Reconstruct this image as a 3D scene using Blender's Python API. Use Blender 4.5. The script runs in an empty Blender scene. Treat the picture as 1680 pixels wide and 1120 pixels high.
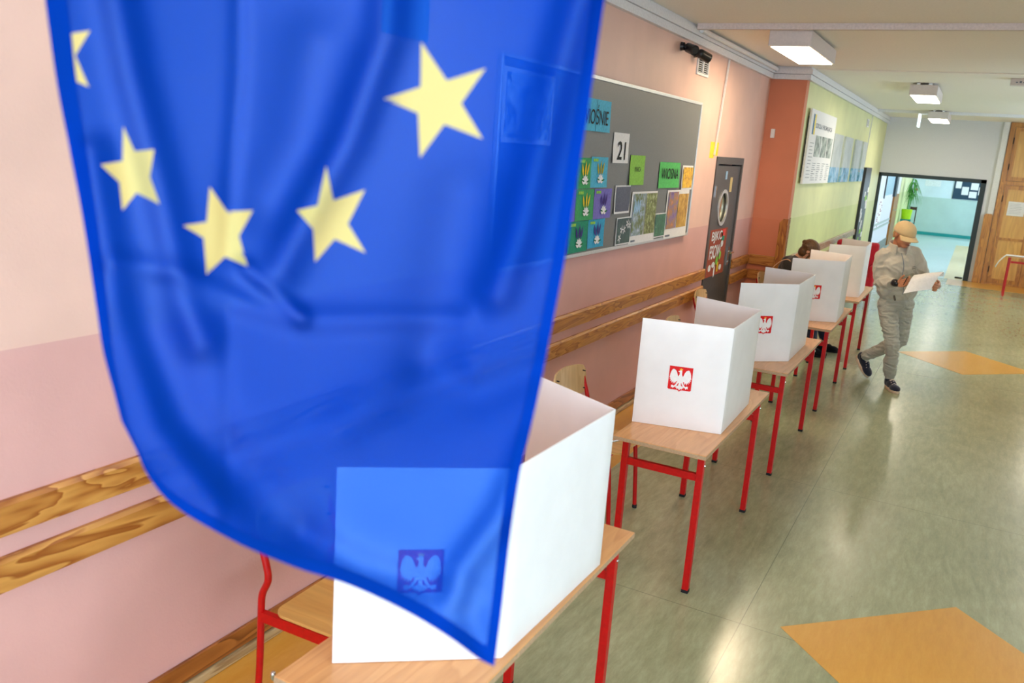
import bpy, bmesh, math, random
from mathutils import Vector, Matrix, Quaternion, noise
from mathutils.geometry import tessellate_polygon
random.seed(7)
S = bpy.context.scene
COL = S.collection
PI = math.pi
V = Vector

# ------------------------------------------------------------------ camera
F_PX = 1399.9; YAW, PITCH, ROLL = -0.48153, -0.22862, 0.07187
CAM = V((2.28, 0.0, 2.0634))
_f = V((math.sin(YAW)*math.cos(PITCH), math.cos(YAW)*math.cos(PITCH), math.sin(PITCH)))
_r0 = V((math.cos(YAW), -math.sin(YAW), 0)); _u0 = _r0.cross(_f)
_r = math.cos(ROLL)*_r0 + math.sin(ROLL)*_u0
_u = -math.sin(ROLL)*_r0 + math.cos(ROLL)*_u0
cd = bpy.data.cameras.new('camera'); cam = bpy.data.objects.new('camera', cd); COL.objects.link(cam)
cd.sensor_width = 36; cd.lens = F_PX/1680*36; cd.clip_start = 0.05; cd.clip_end = 200
cam.matrix_world = Matrix(((_r.x, _u.x, -_f.x, CAM.x), (_r.y, _u.y, -_f.y, CAM.y), (_r.z, _u.z, -_f.z, CAM.z), (0, 0, 0, 1)))
cd.dof.use_dof = True; cd.dof.focus_distance = 5.2; cd.dof.aperture_fstop = 4.0
S.camera = cam

# ------------------------------------------------------------------ materials
def lin(c):
    return tuple(((x/255)/12.92 if x/255 <= .04045 else ((x/255+.055)/1.055)**2.4) for x in c)
class NT:
    def __init__(s, name):
        s.m = bpy.data.materials.new(name); s.m.use_nodes = True; s.t = s.m.node_tree
        for n in list(s.t.nodes): s.t.nodes.remove(n)
        s.out = s.t.nodes.new('ShaderNodeOutputMaterial')
    def n(s, typ, **kw):
        nd = s.t.nodes.new(typ)
        for k, v in kw.items():
            if k.startswith('i_'): nd.inputs[k[2:].replace('_', ' ')].default_value = v
            elif k.startswith('a_'): setattr(nd, k[2:], v)
        return nd
    def l(s, a, b): s.t.links.new(a, b)
    def coords(s, scale=(1, 1, 1), rot=(0, 0, 0), kind='Object'):
        tc = s.n('ShaderNodeTexCoord'); mp = s.n('ShaderNodeMapping')
        mp.inputs['Scale'].default_value = scale; mp.inputs['Rotation'].default_value = rot
        s.l(tc.outputs[kind], mp.inputs['Vector']); return mp.outputs['Vector']
    def noise(s, vec, scale=5, detail=4, rough=.5, dist=0):
        nd = s.n('ShaderNodeTexNoise'); nd.inputs['Scale'].default_value = scale
        nd.inputs['Detail'].default_value = detail; nd.inputs['Roughness'].default_value = rough
        nd.inputs['Distortion'].default_value = dist
        s.l(vec, nd.inputs['Vector']); return nd.outputs['Fac']
    def ramp(s, fac, stops, interp='LINEAR'):
        nd = s.n('ShaderNodeValToRGB'); cr = nd.color_ramp; cr.interpolation = interp
        while len(cr.elements) < len(stops): cr.elements.new(.5)
        for e, (p, c) in zip(cr.elements, stops):
            e.position = p; e.color = (*lin(c), 1)
        s.l(fac, nd.inputs['Fac']); return nd.outputs['Color']
    def bsdf(s, rough=.5, spec=.5, metal=0, coat=0, coat_rough=.1, color=None):
        b = s.n('ShaderNodeBsdfPrincipled'); b.inputs['Roughness'].default_value = rough
        b.inputs['Specular IOR Level'].default_value = spec; b.inputs['Metallic'].default_value = metal
        b.inputs['Coat Weight'].default_value = coat; b.inputs['Coat Roughness'].default_value = coat_rough
        if color: b.inputs['Base Color'].default_value = (*lin(color), 1)
        s.l(b.outputs[0], s.out.inputs['Surface']); return b
    def bump(s, b, fac, strength=.2, dist=.01):
        nd = s.n('ShaderNodeBump'); nd.inputs['Strength'].default_value = strength; nd.inputs['Distance'].default_value = dist
        s.l(fac, nd.inputs['Height']); s.l(nd.outputs[0], b.inputs['Normal'])
def plain(name, c, rough=.5, spec=.4, metal=0, coat=0, bump=0, bscale=60, var=.06):
    t = NT(name); b = t.bsdf(rough, spec, metal, coat)
    vec = t.coords(); f = t.noise(vec, bscale, 3)
    lo = tuple(max(0, x*(1-var)) for x in c); hi = tuple(min(255, x*(1+var)) for x in c)
    t.l(t.ramp(f, [(.3, lo), (.7, hi)]), b.inputs['Base Color'])
    if bump: t.bump(b, f, bump, .004)
    return t.m
def two_tone(name, top, bot, z, rough=.55):
    t = NT(name); b = t.bsdf(rough, .3)
    tc = t.n('ShaderNodeTexCoord'); sx = t.n('ShaderNodeSeparateXYZ'); t.l(tc.outputs['Object'], sx.inputs[0])
    lt = t.n('ShaderNodeMath', a_operation='GREATER_THAN'); lt.inputs[1].default_value = z; t.l(sx.outputs['Z'], lt.inputs[0])
    f = t.noise(tc.outputs['Object'], 2.5, 5)
    def pr(c): return t.ramp(f, [(.3, tuple(x*.97 for x in c)), (.7, tuple(min(255, x*1.02) for x in c))])
    mx = t.n('ShaderNodeMix', a_data_type='RGBA'); t.l(lt.outputs[0], mx.inputs['Factor']); t.l(pr(bot), mx.inputs['A']); t.l(pr(top), mx.inputs['B'])
    t.l(mx.outputs['Result'], b.inputs['Base Color'])
    f2 = t.noise(tc.outputs['Object'], 90, 3); t.bump(b, f2, .25, .003)
    return t.m
def wood(name, light, dark, axis='Y', scale=1.0, rough=.4, coat=.2, knots=True, contrast=1.0):
    t = NT(name); b = t.bsdf(rough, .4, 0, coat, .2)
    st = {'X': (.12, 1, 1), 'Y': (1, .12, 1), 'Z': (1, 1, .12)}[axis]
    vec = t.coords(tuple(k*scale for k in st))
    n1 = t.noise(vec, 9, 3, .5, .6)
    w = t.n('ShaderNodeMath', a_operation='MULTIPLY'); w.inputs[1].default_value = 9; t.l(n1, w.inputs[0])
    fr = t.n('ShaderNodeMath', a_operation='FRACT'); t.l(w.outputs[0], fr.inputs[0])
    n2 = t.noise(vec, 60, 4)
    mid = tuple((a*.6+c*.4) for a, c in zip(light, dark))
    col = t.ramp(fr.outputs[0], [(0, light), (.55, tuple(l+(m-l)*contrast for l, m in zip(light, mid))), (.92, tuple(l+(m-l)*contrast for l, m in zip(light, dark))), (1, light)])
    mx = t.n('ShaderNodeMix', a_data_type='RGBA', a_blend_type='MULTIPLY'); mx.inputs['Factor'].default_value = .35
    t.l(col, mx.inputs['A']); t.l(t.ramp(n2, [(.3, (205, 195, 185)), (.65, (255, 255, 255))]), mx.inputs['B'])
    last = mx.outputs['Result']
    if knots:
        vv = t.coords({'X': (1.2, 6, 6), 'Y': (6, 1.2, 6), 'Z': (6, 6, 1.2)}[axis])
        vo = t.n('ShaderNodeTexVoronoi'); vo.inputs['Scale'].default_value = 1.0; t.l(vv, vo.inputs['Vector'])
        k = t.ramp(vo.outputs['Distance'], [(.05, (80, 40, 15)), (.12, (255, 255, 255))])
        m2 = t.n('ShaderNodeMix', a_data_type='RGBA', a_blend_type='MULTIPLY'); m2.inputs['Factor'].default_value = .85
        t.l(last, m2.inputs['A']); t.l(k, m2.inputs['B']); last = m2.outputs['Result']
    t.l(last, b.inputs['Base Color']); t.bump(b, n2, .15, .002)
    return t.m
def emit(name, c, s):
    t = NT(name); e = t.n('ShaderNodeEmission'); e.inputs['Color'].default_value = (*lin(c), 1); e.inputs['Strength'].default_value = s
    t.l(e.outputs[0], t.out.inputs['Surface']); return t.m
def speckle(name, stops, scale, stretch=(1, 1, 1), rough=.5, detail=6, seed=0):
    t = NT(name); b = t.bsdf(rough, .4); vec = t.coords(stretch)
    ad = t.n('ShaderNodeVectorMath', a_operation='ADD'); ad.inputs[1].default_value = (seed*3.1, seed*1.7, seed*.9); t.l(vec, ad.inputs[0])
    t.l(t.ramp(t.noise(ad.outputs[0], scale, detail, .65, .4), stops), b.inputs['Base Color']); return t.m
def clothm(name, c, wr=.5, scale=9, fine=.2, stretch=(1, 1, 1)):
    t = NT(name); b = t.bsdf(.85, .2); b.inputs['Sheen Weight'].default_value = .25
    vec = t.coords(stretch); f1 = t.noise(vec, scale, 3, .5, .8); f2 = t.noise(vec, 400, 2)
    t.l(t.ramp(f2, [(.2, tuple(x*.92 for x in c)), (.8, tuple(min(255, x*1.05) for x in c))]), b.inputs['Base Color'])
    b1 = t.n('ShaderNodeBump'); b1.inputs['Strength'].default_value = wr; b1.inputs['Distance'].default_value = .02; t.l(f1, b1.inputs['Height'])
    b2 = t.n('ShaderNodeBump'); b2.inputs['Strength'].default_value = fine; b2.inputs['Distance'].default_value = .002; t.l(f2, b2.inputs['Height'])
    t.l(b1.outputs[0], b2.inputs['Normal']); t.l(b2.outputs[0], b.inputs['Normal']); return t.m

M = {}
M['wall_pink'] = two_tone('pink_wall_paint', (226, 188, 174), (214, 166, 160), 1.41)
M['wall_orange'] = two_tone('terracotta_wall_paint', (206, 128, 98), (204, 124, 92), 1.41)
M['wall_green'] = two_tone('lime_wall_paint', (218, 220, 170), (206, 213, 150), 1.43)
M['wall_grey'] = plain('grey_white_wall_paint', (216, 216, 222), .6, .3, bump=.05, var=.012)
M['wall_teal'] = two_tone('teal_wall_paint', (212, 228, 240), (184, 208, 206), 1.26)
M['ceiling'] = plain('ceiling_paint', (246, 240, 232), .8, .2, bump=.06, bscale=60, var=.012)
M['white'] = plain('white_paint', (226, 226, 228), .45, .4, var=.02)
M['cornice'] = plain('cornice_paint', (222, 222, 226), .5, .3, var=.03)
M['beam'] = plain('duct_plastic', (214, 200, 196), .5, .3, var=.04)
M['pine'] = wood('varnished_pine', (206, 148, 74), (150, 84, 28), 'Y', 1.0)
M['pine_x'] = wood('varnished_pine_across', (200, 140, 66), (146, 80, 28), 'X', 1.0)
M['pine_z'] = wood('varnished_pine_upright', (196, 130, 48), (140, 76, 20), 'Z', 1.0)
M['pine_grey'] = wood('worn_greyed_pine', (176, 158, 130), (150, 110, 84), 'Y', .8)
M['skirt'] = wood('skirting_wood', (178, 112, 52), (120, 66, 26), 'Y', .8, knots=False)
M['skirt_low'] = wood('pale_quarter_round', (196, 172, 128), (150, 122, 84), 'Y', .8, knots=False)
M['cab_frame'] = wood('cupboard_frame_wood', (204, 144, 62), (160, 98, 34), 'Z', .7, knots=False)
M['cab_panel'] = wood('cupboard_panel_wood', (226, 178, 96), (200, 146, 70), 'Z', .4, knots=False, contrast=.6)
M['desk'] = wood('beech_laminate', (224, 166, 108), (206, 144, 86), 'Y', .7, .35, .3, knots=False, contrast=.6)
M['desk_edge'] = plain('raw_board_edge', (176, 148, 118), .6, .3, bscale=120)
M['ply'] = wood('chair_plywood', (226, 178, 104), (206, 150, 78), 'X', .6, .35, .4, knots=False, contrast=.5)
M['ply_back'] = wood('chair_back_plywood', (214, 182, 134), (196, 158, 108), 'Z', .6, .35, .4, knots=False, contrast=.5)
M['red'] = plain('red_enamel', (184, 6, 8), .4, .35, coat=.08, var=.05)
M['rubber'] = plain('black_rubber', (28, 28, 30), .7, .3)
M['chrome'] = plain('chrome', (210, 212, 215), .2, .5, metal=1, var=.02)
M['booth'] = plain('white_coated_board', (236, 236, 238), .5, .35, var=.012, bscale=8)
M['emblem_red'] = plain('emblem_red', (214, 14, 20), .5, .3, var=.02)
M['emblem_white'] = plain('emblem_white', (238, 238, 240), .5, .3, var=.02)
M['emblem_gold'] = plain('emblem_gold', (240, 196, 70), .5, .3, var=.02)
M['board_felt'] = plain('grey_felt', (108, 108, 106), .48, .5, bump=.2, bscale=200, var=.08)
M['alu'] = plain('aluminium', (205, 208, 210), .35, .5, metal=.7, var=.03)
M['door_grey'] = plain('anthracite_door', (80, 76, 76), .45, .4, var=.05)
M['door_dark'] = plain('black_door_frame', (40, 40, 44), .45, .4)
M['anthracite'] = plain('anthracite_frame', (44, 56, 62), .5, .4)
M['glass'] = plain('mirror_like_glass', (200, 205, 180), .12, .8, metal=.7)
M['lens'] = plain('lens_glass', (20, 22, 30), .08, .8)
M['paper'] = plain('white_paper', (232, 232, 234), .7, .2, var=.02)
M['ink'] = plain('black_ink', (30, 32, 34), .7, .2)
M['ink_grey'] = plain('grey_ink', (120, 128, 140), .7, .2)
M['cyan'] = plain('turquoise_paper', (82, 176, 208), .7, .2)
M['green_p'] = plain('green_paper', (90, 190, 104), .7, .2)
M['lime_p'] = plain('lime_paper', (140, 196, 84), .7, .2)
M['dgreen_p'] = plain('bottle_green_paper', (40, 140, 110), .7, .2)
M['mgreen_p'] = plain('mid_green_paper', (66, 156, 96), .7, .2)
M['purple_p'] = plain('lilac_paper', (120, 112, 190), .7, .2)
M['blue_p'] = plain('sky_blue_paper', (60, 160, 200), .7, .2)
M['yellow'] = plain('yellow_tape', (232, 212, 30), .5, .3)
M['petal_y'] = plain('yellow_petal_paper', (222, 190, 50), .7, .2)
M['petal_v'] = plain('violet_petal_paper', (66, 46, 130), .7, .2)
M['petal_o'] = plain('olive_petal_paper', (170, 160, 50), .7, .2)
M['petal_w'] = plain('white_petal_paper', (228, 228, 230), .7, .2)
M['leaf'] = plain('leaf_paper', (30, 110, 60), .7, .2)
M['brown_poster'] = plain('rust_paper', (160, 78, 58), .7, .2)
M['cam_black'] = plain('black_plastic', (24, 24, 28), .3, .5)
M['teal_obj'] = plain('teal_upholstery', (20, 120, 128), .8, .2)
M['lime_pot'] = plain('lime_plastic', (170, 214, 20), .4, .4)
M['leafgreen'] = plain('yucca_leaf', (70, 140, 60), .5, .3, var=.25, bscale=20)
M['brown_door'] = wood('brown_door_wood', (176, 112, 34), (140, 84, 20), 'Z', .6, knots=False)
M['red_seat'] = plain('red_upholstery', (176, 20, 44), .6, .3, bump=.2, bscale=120)
M['base_teal'] = plain('teal_skirting', (40, 150, 150), .5, .3)
M['skin'] = plain('tanned_skin', (196, 132, 98), .5, .4, bump=.1, bscale=80, var=.05)
M['skin_f'] = plain('fair_skin', (214, 164, 134), .5, .4, bump=.1, bscale=80, var=.05)
M['fleece'] = clothm('grey_beige_fleece', (194, 188, 174), .7, 7, .3)
M['cap'] = clothm('khaki_cotton', (216, 190, 144), .25, 14, .2)
M['jeans_g'] = clothm('washed_grey_denim', (176, 174, 162), .9, 9, .25, (1, 1, 1.8))
M['navy'] = clothm('navy_mesh_fabric', (30, 34, 52), .2, 12, .3)
M['sole'] = plain('cream_rubber_sole', (206, 184, 160), .6, .3)
M['lace'] = plain('cream_lace', (220, 205, 190), .8, .2)
M['hair_m'] = plain('grey_blond_hair', (170, 130, 84), .6, .3, bump=.5, bscale=120, var=.2)
M['hair_w'] = speckle('brown_hair', [(.3, (58, 38, 22)), (.7, (116, 82, 48))], 30, (1, 6, 1), .45)
M['jacket_d'] = clothm('charcoal_jacket', (50, 46, 46), .5, 8, .2)
M['jeans_b'] = clothm('dark_blue_denim', (28, 38, 62), .6, 9, .2)
M['shoe_b'] = plain('black_suede', (22, 22, 26), .8, .2)
M['strap'] = plain('beige_leather_strap', (222, 176, 138), .5, .3)
M['lip'] = plain('lip_skin', (140, 76, 66), .5, .3)
M['eyew'] = plain('eye_white', (220, 215, 210), .3, .4)
M['lamp_body'] = plain('lamp_housing', (216, 206, 204), .5, .3, var=.02)
M['lamp_warm'] = emit('lamp_diffuser', (255, 230, 192), 30)
M['lamp_cool'] = emit('lamp_diffuser_cool', (255, 240, 214), 22)
M['lamp_row'] = emit('lamp_diffuser_row', (255, 244, 222), 12)
M['lamp_off'] = emit('lamp_diffuser_dim', (255, 244, 232), 9)
M['sign_glow'] = emit('lit_sign_panel', (225, 250, 255), 3)
M['beige_floor'] = speckle('beige_linoleum', [(.3, (206, 190, 140)), (.7, (222, 206, 158))], 6, (1, 1, 1), .3)

def floor_mat(name, a, b_, c, rough, rotz=.12, seam=True):
    t = NT(name); b = t.bsdf(rough, .5, 0, .35, .16)
    vec = t.coords((5.0, 1.0, 1), (0, 0, rotz)); f = t.noise(vec, 5.0, 10, .78, .2)
    vec2 = t.coords((1, 1, 1)); f2 = t.noise(vec2, 1.1, 4)
    mx = t.n('ShaderNodeMix', a_data_type='FLOAT'); mx.inputs['Factor'].default_value = .3; t.l(f, mx.inputs['A']); t.l(f2, mx.inputs['B'])
    col = t.ramp(mx.outputs['Result'], [(.3, a), (.5, b_), (.7, c)])
    vo = t.n('ShaderNodeTexVoronoi'); vo.inputs['Scale'].default_value = 7; t.l(vec2, vo.inputs['Vector'])
    k = t.ramp(vo.outputs['Distance'], [(.018, (60, 60, 50)), (.03, (255, 255, 255))])
    m2 = t.n('ShaderNodeMix', a_data_type='RGBA', a_blend_type='MULTIPLY'); m2.inputs['Factor'].default_value = .5
    t.l(col, m2.inputs['A']); t.l(k, m2.inputs['B'])
    last = m2.outputs['Result']
    if seam:
        sx = t.n('ShaderNodeSeparateXYZ'); t.l(vec2, sx.inputs[0])
        for axn, per in (('X', 2.0), ('Y', 2.0)):
            md = t.n('ShaderNodeMath', a_operation='PINGPONG'); md.inputs[1].default_value = per/2; 
            ad = t.n('ShaderNodeMath', a_operation='ADD'); ad.inputs[1].default_value = .35; t.l(sx.outputs[axn], ad.inputs[0]); t.l(ad.outputs[0], md.inputs[0])
            ls = t.n('ShaderNodeMath', a_operation='LESS_THAN'); ls.inputs[1].default_value = .0022; t.l(md.outputs[0], ls.inputs[0])
            m3 = t.n('ShaderNodeMix', a_data_type='RGBA'); t.l(ls.outputs[0], m3.inputs['Factor']); t.l(last, m3.inputs['A'])
            m3.inputs['B'].default_value = (*lin(tuple(x*.78 for x in b_)), 1); last = m3.outputs['Result']
    t.l(last, b.inputs['Base Color'])
    rr = t.n('ShaderNodeMapRange'); rr.inputs['To Min'].default_value = rough-.02; rr.inputs['To Max'].default_value = rough+.03; t.l(f2, rr.inputs['Value']); t.l(rr.outputs[0], b.inputs['Roughness'])
    return t.m
M['floor'] = floor_mat('green_linoleum', (130, 136, 104), (158, 163, 128), (182, 187, 152), .24)
M['floor_teal'] = floor_mat('teal_linoleum', (168, 192, 194), (182, 206, 206), (194, 214, 214), .32, seam=False)
M['floor_yellow'] = floor_mat('ochre_linoleum', (206, 146, 54), (216, 158, 64), (224, 170, 80), .30, 1.4, False)

# translucent flag cloth
def flag_mat(name, refl, trans, thin, dens=1.0):
    t = NT(name)
    d = t.n('ShaderNodeBsdfDiffuse'); d.inputs['Color'].default_value = (*refl, 1)
    tl = t.n('ShaderNodeBsdfTranslucent'); tl.inputs['Color'].default_value = (*trans, 1)
    tp = t.n('ShaderNodeBsdfTransparent'); tp.inputs['Color'].default_value = (*thin, 1)
    # a longer way through the weave where the cloth is seen or lit at a slant
    ge = t.n('ShaderNodeNewGeometry'); dt = t.n('ShaderNodeVectorMath', a_operation='DOT_PRODUCT'); t.l(ge.outputs['Normal'], dt.inputs[0]); t.l(ge.outputs['Incoming'], dt.inputs[1])
    ab = t.n('ShaderNodeMath', a_operation='ABSOLUTE'); t.l(dt.outputs['Value'], ab.inputs[0]); mxx = t.n('ShaderNodeMath', a_operation='MAXIMUM'); mxx.inputs[1].default_value = .25; t.l(ab.outputs[0], mxx.inputs[0])
    iv = t.n('ShaderNodeMath', a_operation='DIVIDE'); iv.inputs[0].default_value = dens; t.l(mxx.outputs[0], iv.inputs[1])
    for col, tgt in ((thin, tp), (trans, tl)):
        cb = t.n('ShaderNodeCombineXYZ')
        for q in range(3):
            pw = t.n('ShaderNodeMath', a_operation='POWER'); pw.inputs[0].default_value = col[q]; t.l(iv.outputs[0], pw.inputs[1]); t.l(pw.outputs[0], cb.inputs[q])
        t.l(cb.outputs[0], tgt.inputs['Color'])
    a1 = t.n('ShaderNodeAddShader'); a2 = t.n('ShaderNodeAddShader')
    t.l(d.outputs[0], a1.inputs[0]); t.l(tl.outputs[0], a1.inputs[1]); t.l(a1.outputs[0], a2.inputs[0]); t.l(tp.outputs[0], a2.inputs[1])
    f = t.noise(t.coords((1, 1, 1)), 900, 2); bp_ = t.n('ShaderNodeBump'); bp_.inputs['Strength'].default_value = .15; bp_.inputs['Distance'].default_value = .001
    t.l(f, bp_.inputs['Height']); t.l(bp_.outputs[0], d.inputs['Normal'])
    t.l(a2.outputs[0], t.out.inputs['Surface']); return t.m
M['flag'] = flag_mat('blue_flag_polyester', (.001, .026, .22), (.001, .036, .35), (.058, .135, .27))
M['flag_hem'] = flag_mat('blue_flag_hem', (.001, .028, .25), (.001, .02, .18), (.004, .012, .06))
M['star'] = flag_mat('yellow_print', (.50, .41, .16), (.34, .28, .11), (.03, .03, .01))

# ------------------------------------------------------------------ geometry helpers
def wm(o):
    return (wm(o.parent) @ o.matrix_basis) if o.parent else o.matrix_basis.copy()
def obj(name, bm, m, parent=None, org=None, smooth=False, sharp=None):
    me = bpy.data.meshes.new(name)
    if isinstance(bm, bmesh.types.BMesh):
        bmesh.ops.recalc_face_normals(bm, faces=bm.faces); bm.to_mesh(me); bm.free()
    else: me = bm; me.name = name
    me.materials.clear()
    for k in (m if isinstance(m, (list, tuple)) else [m]): me.materials.append(k)
    o = bpy.data.objects.new(name, me); COL.objects.link(o)
    if parent:
        o.parent = parent; me.transform(wm(parent).inverted())
    elif org is not None:
        o.location = org; me.transform(Matrix.Translation(-V(org)))
    if smooth:
        for p in me.polygons: p.use_smooth = True
        if sharp is not None: me.set_sharp_from_angle(angle=math.radians(sharp))
    return o
def pieces(name, bm, m, parent=None, **k):
    me = bpy.data.meshes.new('t'); bm.to_mesh(me); bm.free(); b0 = bmesh.new(); b0.from_mesh(me); bpy.data.meshes.remove(me)
    b0.verts.ensure_lookup_table(); seen = {}; n = 0
    for v in b0.verts:
        if v.index in seen: continue
        st = [v]; seen[v.index] = n
        while st:
            q = st.pop()
            for e in q.link_edges:
                w_ = e.other_vert(q)
                if w_.index not in seen: seen[w_.index] = n; st.append(w_)
        n += 1
    for i in range(n):
        b = b0.copy(); b.verts.ensure_lookup_table(); bmesh.ops.delete(b, geom=[v for v in b.verts if seen[v.index] != i], context='VERTS'); obj(name, b, m, parent, **k)
    b0.free()
def tag(o, label, cat, group=None, kind=None):
    o['label'] = label; o['category'] = cat
    if group: o['group'] = group
    if kind: o['kind'] = kind
    return o
def struct(name, bm, m, **k):
    o = obj(name, bm, m, **k); o['kind'] = 'structure'; return o
def thing(name, label, cat, loc=(0, 0, 0), rz=0, group=None):
    o = bpy.data.objects.new(name, None); COL.objects.link(o); o.location = loc; o.rotation_euler = (0, 0, rz)
    o.empty_display_size = .1
    return tag(o, label, cat, group)
def nb(): return bmesh.new()
def box(bm, a, b, mat=None, idx=0, bev=0):
    a, b = V(a), V(b); c = (a+b)/2; s = b-a
    r = bmesh.ops.create_cube(bm, size=1, matrix=Matrix.Translation(c) @ Matrix.Diagonal((*[max(abs(x), 1e-5) for x in s], 1)))
    if bev:
        es = list({e for v in r['verts'] for e in v.link_edges}); rr = bmesh.ops.bevel(bm, geom=es, offset=bev, segments=2, affect='EDGES', profile=.5)
        vs = list({v for f in rr['faces'] for v in f.verts})
    else: vs = r['verts']
    if mat is not None:
        allv = set()
        st = list(vs)
        while st:
            v = st.pop()
            if v in allv: continue
            allv.add(v); st += [e.other_vert(v) for e in v.link_edges]
        bmesh.ops.transform(bm, matrix=mat, verts=list(allv))
    return vs
def mkbox(a, b, bev=0):
    bm = nb(); box(bm, a, b, bev=bev); return bm
def cyl(bm, p0, p1, r0, r1=None, seg=16, caps=True):
    p0, p1 = V(p0), V(p1); d = p1-p0; r1 = r0 if r1 is None else r1
    q = V((0, 0, 1)).rotation_difference(d.normalized()) if d.length > 1e-9 else Quaternion()
    return bmesh.ops.create_cone(bm, cap_ends=caps, segments=seg, radius1=r0, radius2=r1, depth=max(d.length, 1e-6), matrix=Matrix.Translation((p0+p1)/2) @ q.to_matrix().to_4x4())['verts']
def sph(bm, c, r, seg=16, rot=None):
    r = (r, r, r) if isinstance(r, (int, float)) else r
    m = Matrix.Translation(V(c)) @ (rot.to_4x4() if rot is not None else Matrix.Identity(4)) @ Matrix.Diagonal((*r, 1))
    return bmesh.ops.create_uvsphere(bm, u_segments=seg, v_segments=max(6, seg//2), radius=1, matrix=m)['verts']
def smooth_path(pts, n=8):
    pts = [V(p) for p in pts]; out = []
    P = [2*pts[0]-pts[1]] + pts + [2*pts[-1]-pts[-2]]
    for i in range(1, len(P)-2):
        a, b, c, d = P[i-1:i+3]
        for k in range(n):
            t = k/n; out.append(.5*((2*b)+(c-a)*t+(2*a-5*b+4*c-d)*t*t+(3*b-a-3*c+d)*t**3))
    out.append(pts[-1]); return out
def tube(bm, pts, r, seg=10, square=False):
    pts = [V(p) for p in pts]; rings = []; up = None
    for i, p in enumerate(pts):
        d = (pts[min(i+1, len(pts)-1)]-pts[max(i-1, 0)]).normalized()
        if up is None: up = V((0, 1, 0)) if abs(d.y) < .9 else V((1, 0, 0))
        s = d.cross(up).normalized(); up = s.cross(d).normalized()
        n = 4 if square else seg; off = PI/4 if square else 0; rr = r*1.414 if square else r
        rings.append([bm.verts.new(p+rr*(math.cos(off+2*PI*k/n)*s+math.sin(off+2*PI*k/n)*up)) for k in range(n)])
    for a, b in zip(rings, rings[1:]):
        for k in range(len(a)): bm.faces.new((a[k], a[(k+1) % len(a)], b[(k+1) % len(a)], b[k]))
    bm.faces.new(rings[0][::-1]); bm.faces.new(rings[-1])
def prism(bm, poly, fr, t, holes=()):
    """poly: 2d points; fr: Matrix mapping (u,v,w)->world; extruded w 0..t"""
    loops = [[V((x, y, 0)) for x, y in poly]] + [[V((x, y, 0)) for x, y in h] for h in holes]
    flat = [p for L in loops for p in L]
    tri = tessellate_polygon(loops)
    f0 = [bm.verts.new(fr @ p) for p in flat]; f1 = [bm.verts.new(fr @ (p+V((0, 0, t)))) for p in flat]
    for a, b, c in tri:
        try: bm.faces.new((f0[c], f0[b], f0[a])); bm.faces.new((f1[a], f1[b], f1[c]))
        except ValueError: pass
    k = 0
    for L in loops:
        n = len(L)
        for i in range(n):
            a, b = k+i, k+(i+1) % n
            bm.faces.new((f0[a], f0[b], f1[b], f1[a]))
        k += n
def frame_x(y, z, x):   # a sheet facing +x: u=+y, v=+z, w=+x
    return Matrix(((0, 0, 1, x), (1, 0, 0, y), (0, 1, 0, z), (0, 0, 0, 1)))
def frame_ny(x, z, y):  # a sheet facing -y: u=+x, v=+z, w=-y
    return Matrix(((1, 0, 0, x), (0, 0, -1, y), (0, 1, 0, z), (0, 0, 0, 1)))
def text(name, s, fr, w, h, m, parent, bold=0.0, t=.001, spacing=1):
    cu = bpy.data.curves.new(name, 'FONT'); cu.body = s; cu.size = 1; cu.extrude = 0; cu.offset = bold; cu.space_character = spacing
    cu.align_x = 'LEFT'; tmp = bpy.data.objects.new('tmp', cu); COL.objects.link(tmp)
    dg = bpy.context.evaluated_depsgraph_get(); me = bpy.data.meshes.new_from_object(tmp.evaluated_get(dg)); 
    bpy.data.objects.remove(tmp); bpy.data.curves.remove(cu)
    xs = [v.co.x for v in me.vertices]; ys = [v.co.y for v in me.vertices]
    x0, x1, y0, y1 = min(xs), max(xs), min(ys), max(ys)
    for v in me.vertices: v.co = V(((v.co.x-x0)/(x1-x0)*w-w/2, (v.co.y-y0)/(y1-y0)*h-h/2, t))
    me.transform(fr)
    return obj(name, me, m, parent)
def baked(bm, mods):
    """evaluate modifiers into a plain mesh"""
    me = bpy.data.meshes.new('tmp'); bm.to_mesh(me); bm.free(); o = bpy.data.objects.new('tmp', me); COL.objects.link(o)
    for typ, kw in mods:
        md = o.modifiers.new(typ, typ)
        for k, v in kw.items(): setattr(md, k, v)
    dg = bpy.context.evaluated_depsgraph_get(); r = bpy.data.meshes.new_from_object(o.evaluated_get(dg))
    bpy.data.objects.remove(o); bpy.data.meshes.remove(me); return r
def wrinkle(me, amp, fr, seed=0, zmin=-9):
    cs = []
    for v in me.vertices:
        p = V((v.co.x*fr[0]+seed, v.co.y*fr[1], v.co.z*fr[2])); q = V((v.co.x*9, v.co.y*9, v.co.z*9+seed*2))
        k = noise.noise(p+noise.noise_vector(q)*.7); r1 = 1-abs(k)*3.0
        cs.append(v.co+v.normal*amp*(r1*.75+noise.noise(p*.45)*.9-.25))
    for v, c in zip(me.vertices, cs): v.co = c
    return me
def copy_tree(o, parent=None):
    c = o.copy(); COL.objects.link(c); c.parent = parent
    for ch in list(o.children): copy_tree(ch, c)
    return c

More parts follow.
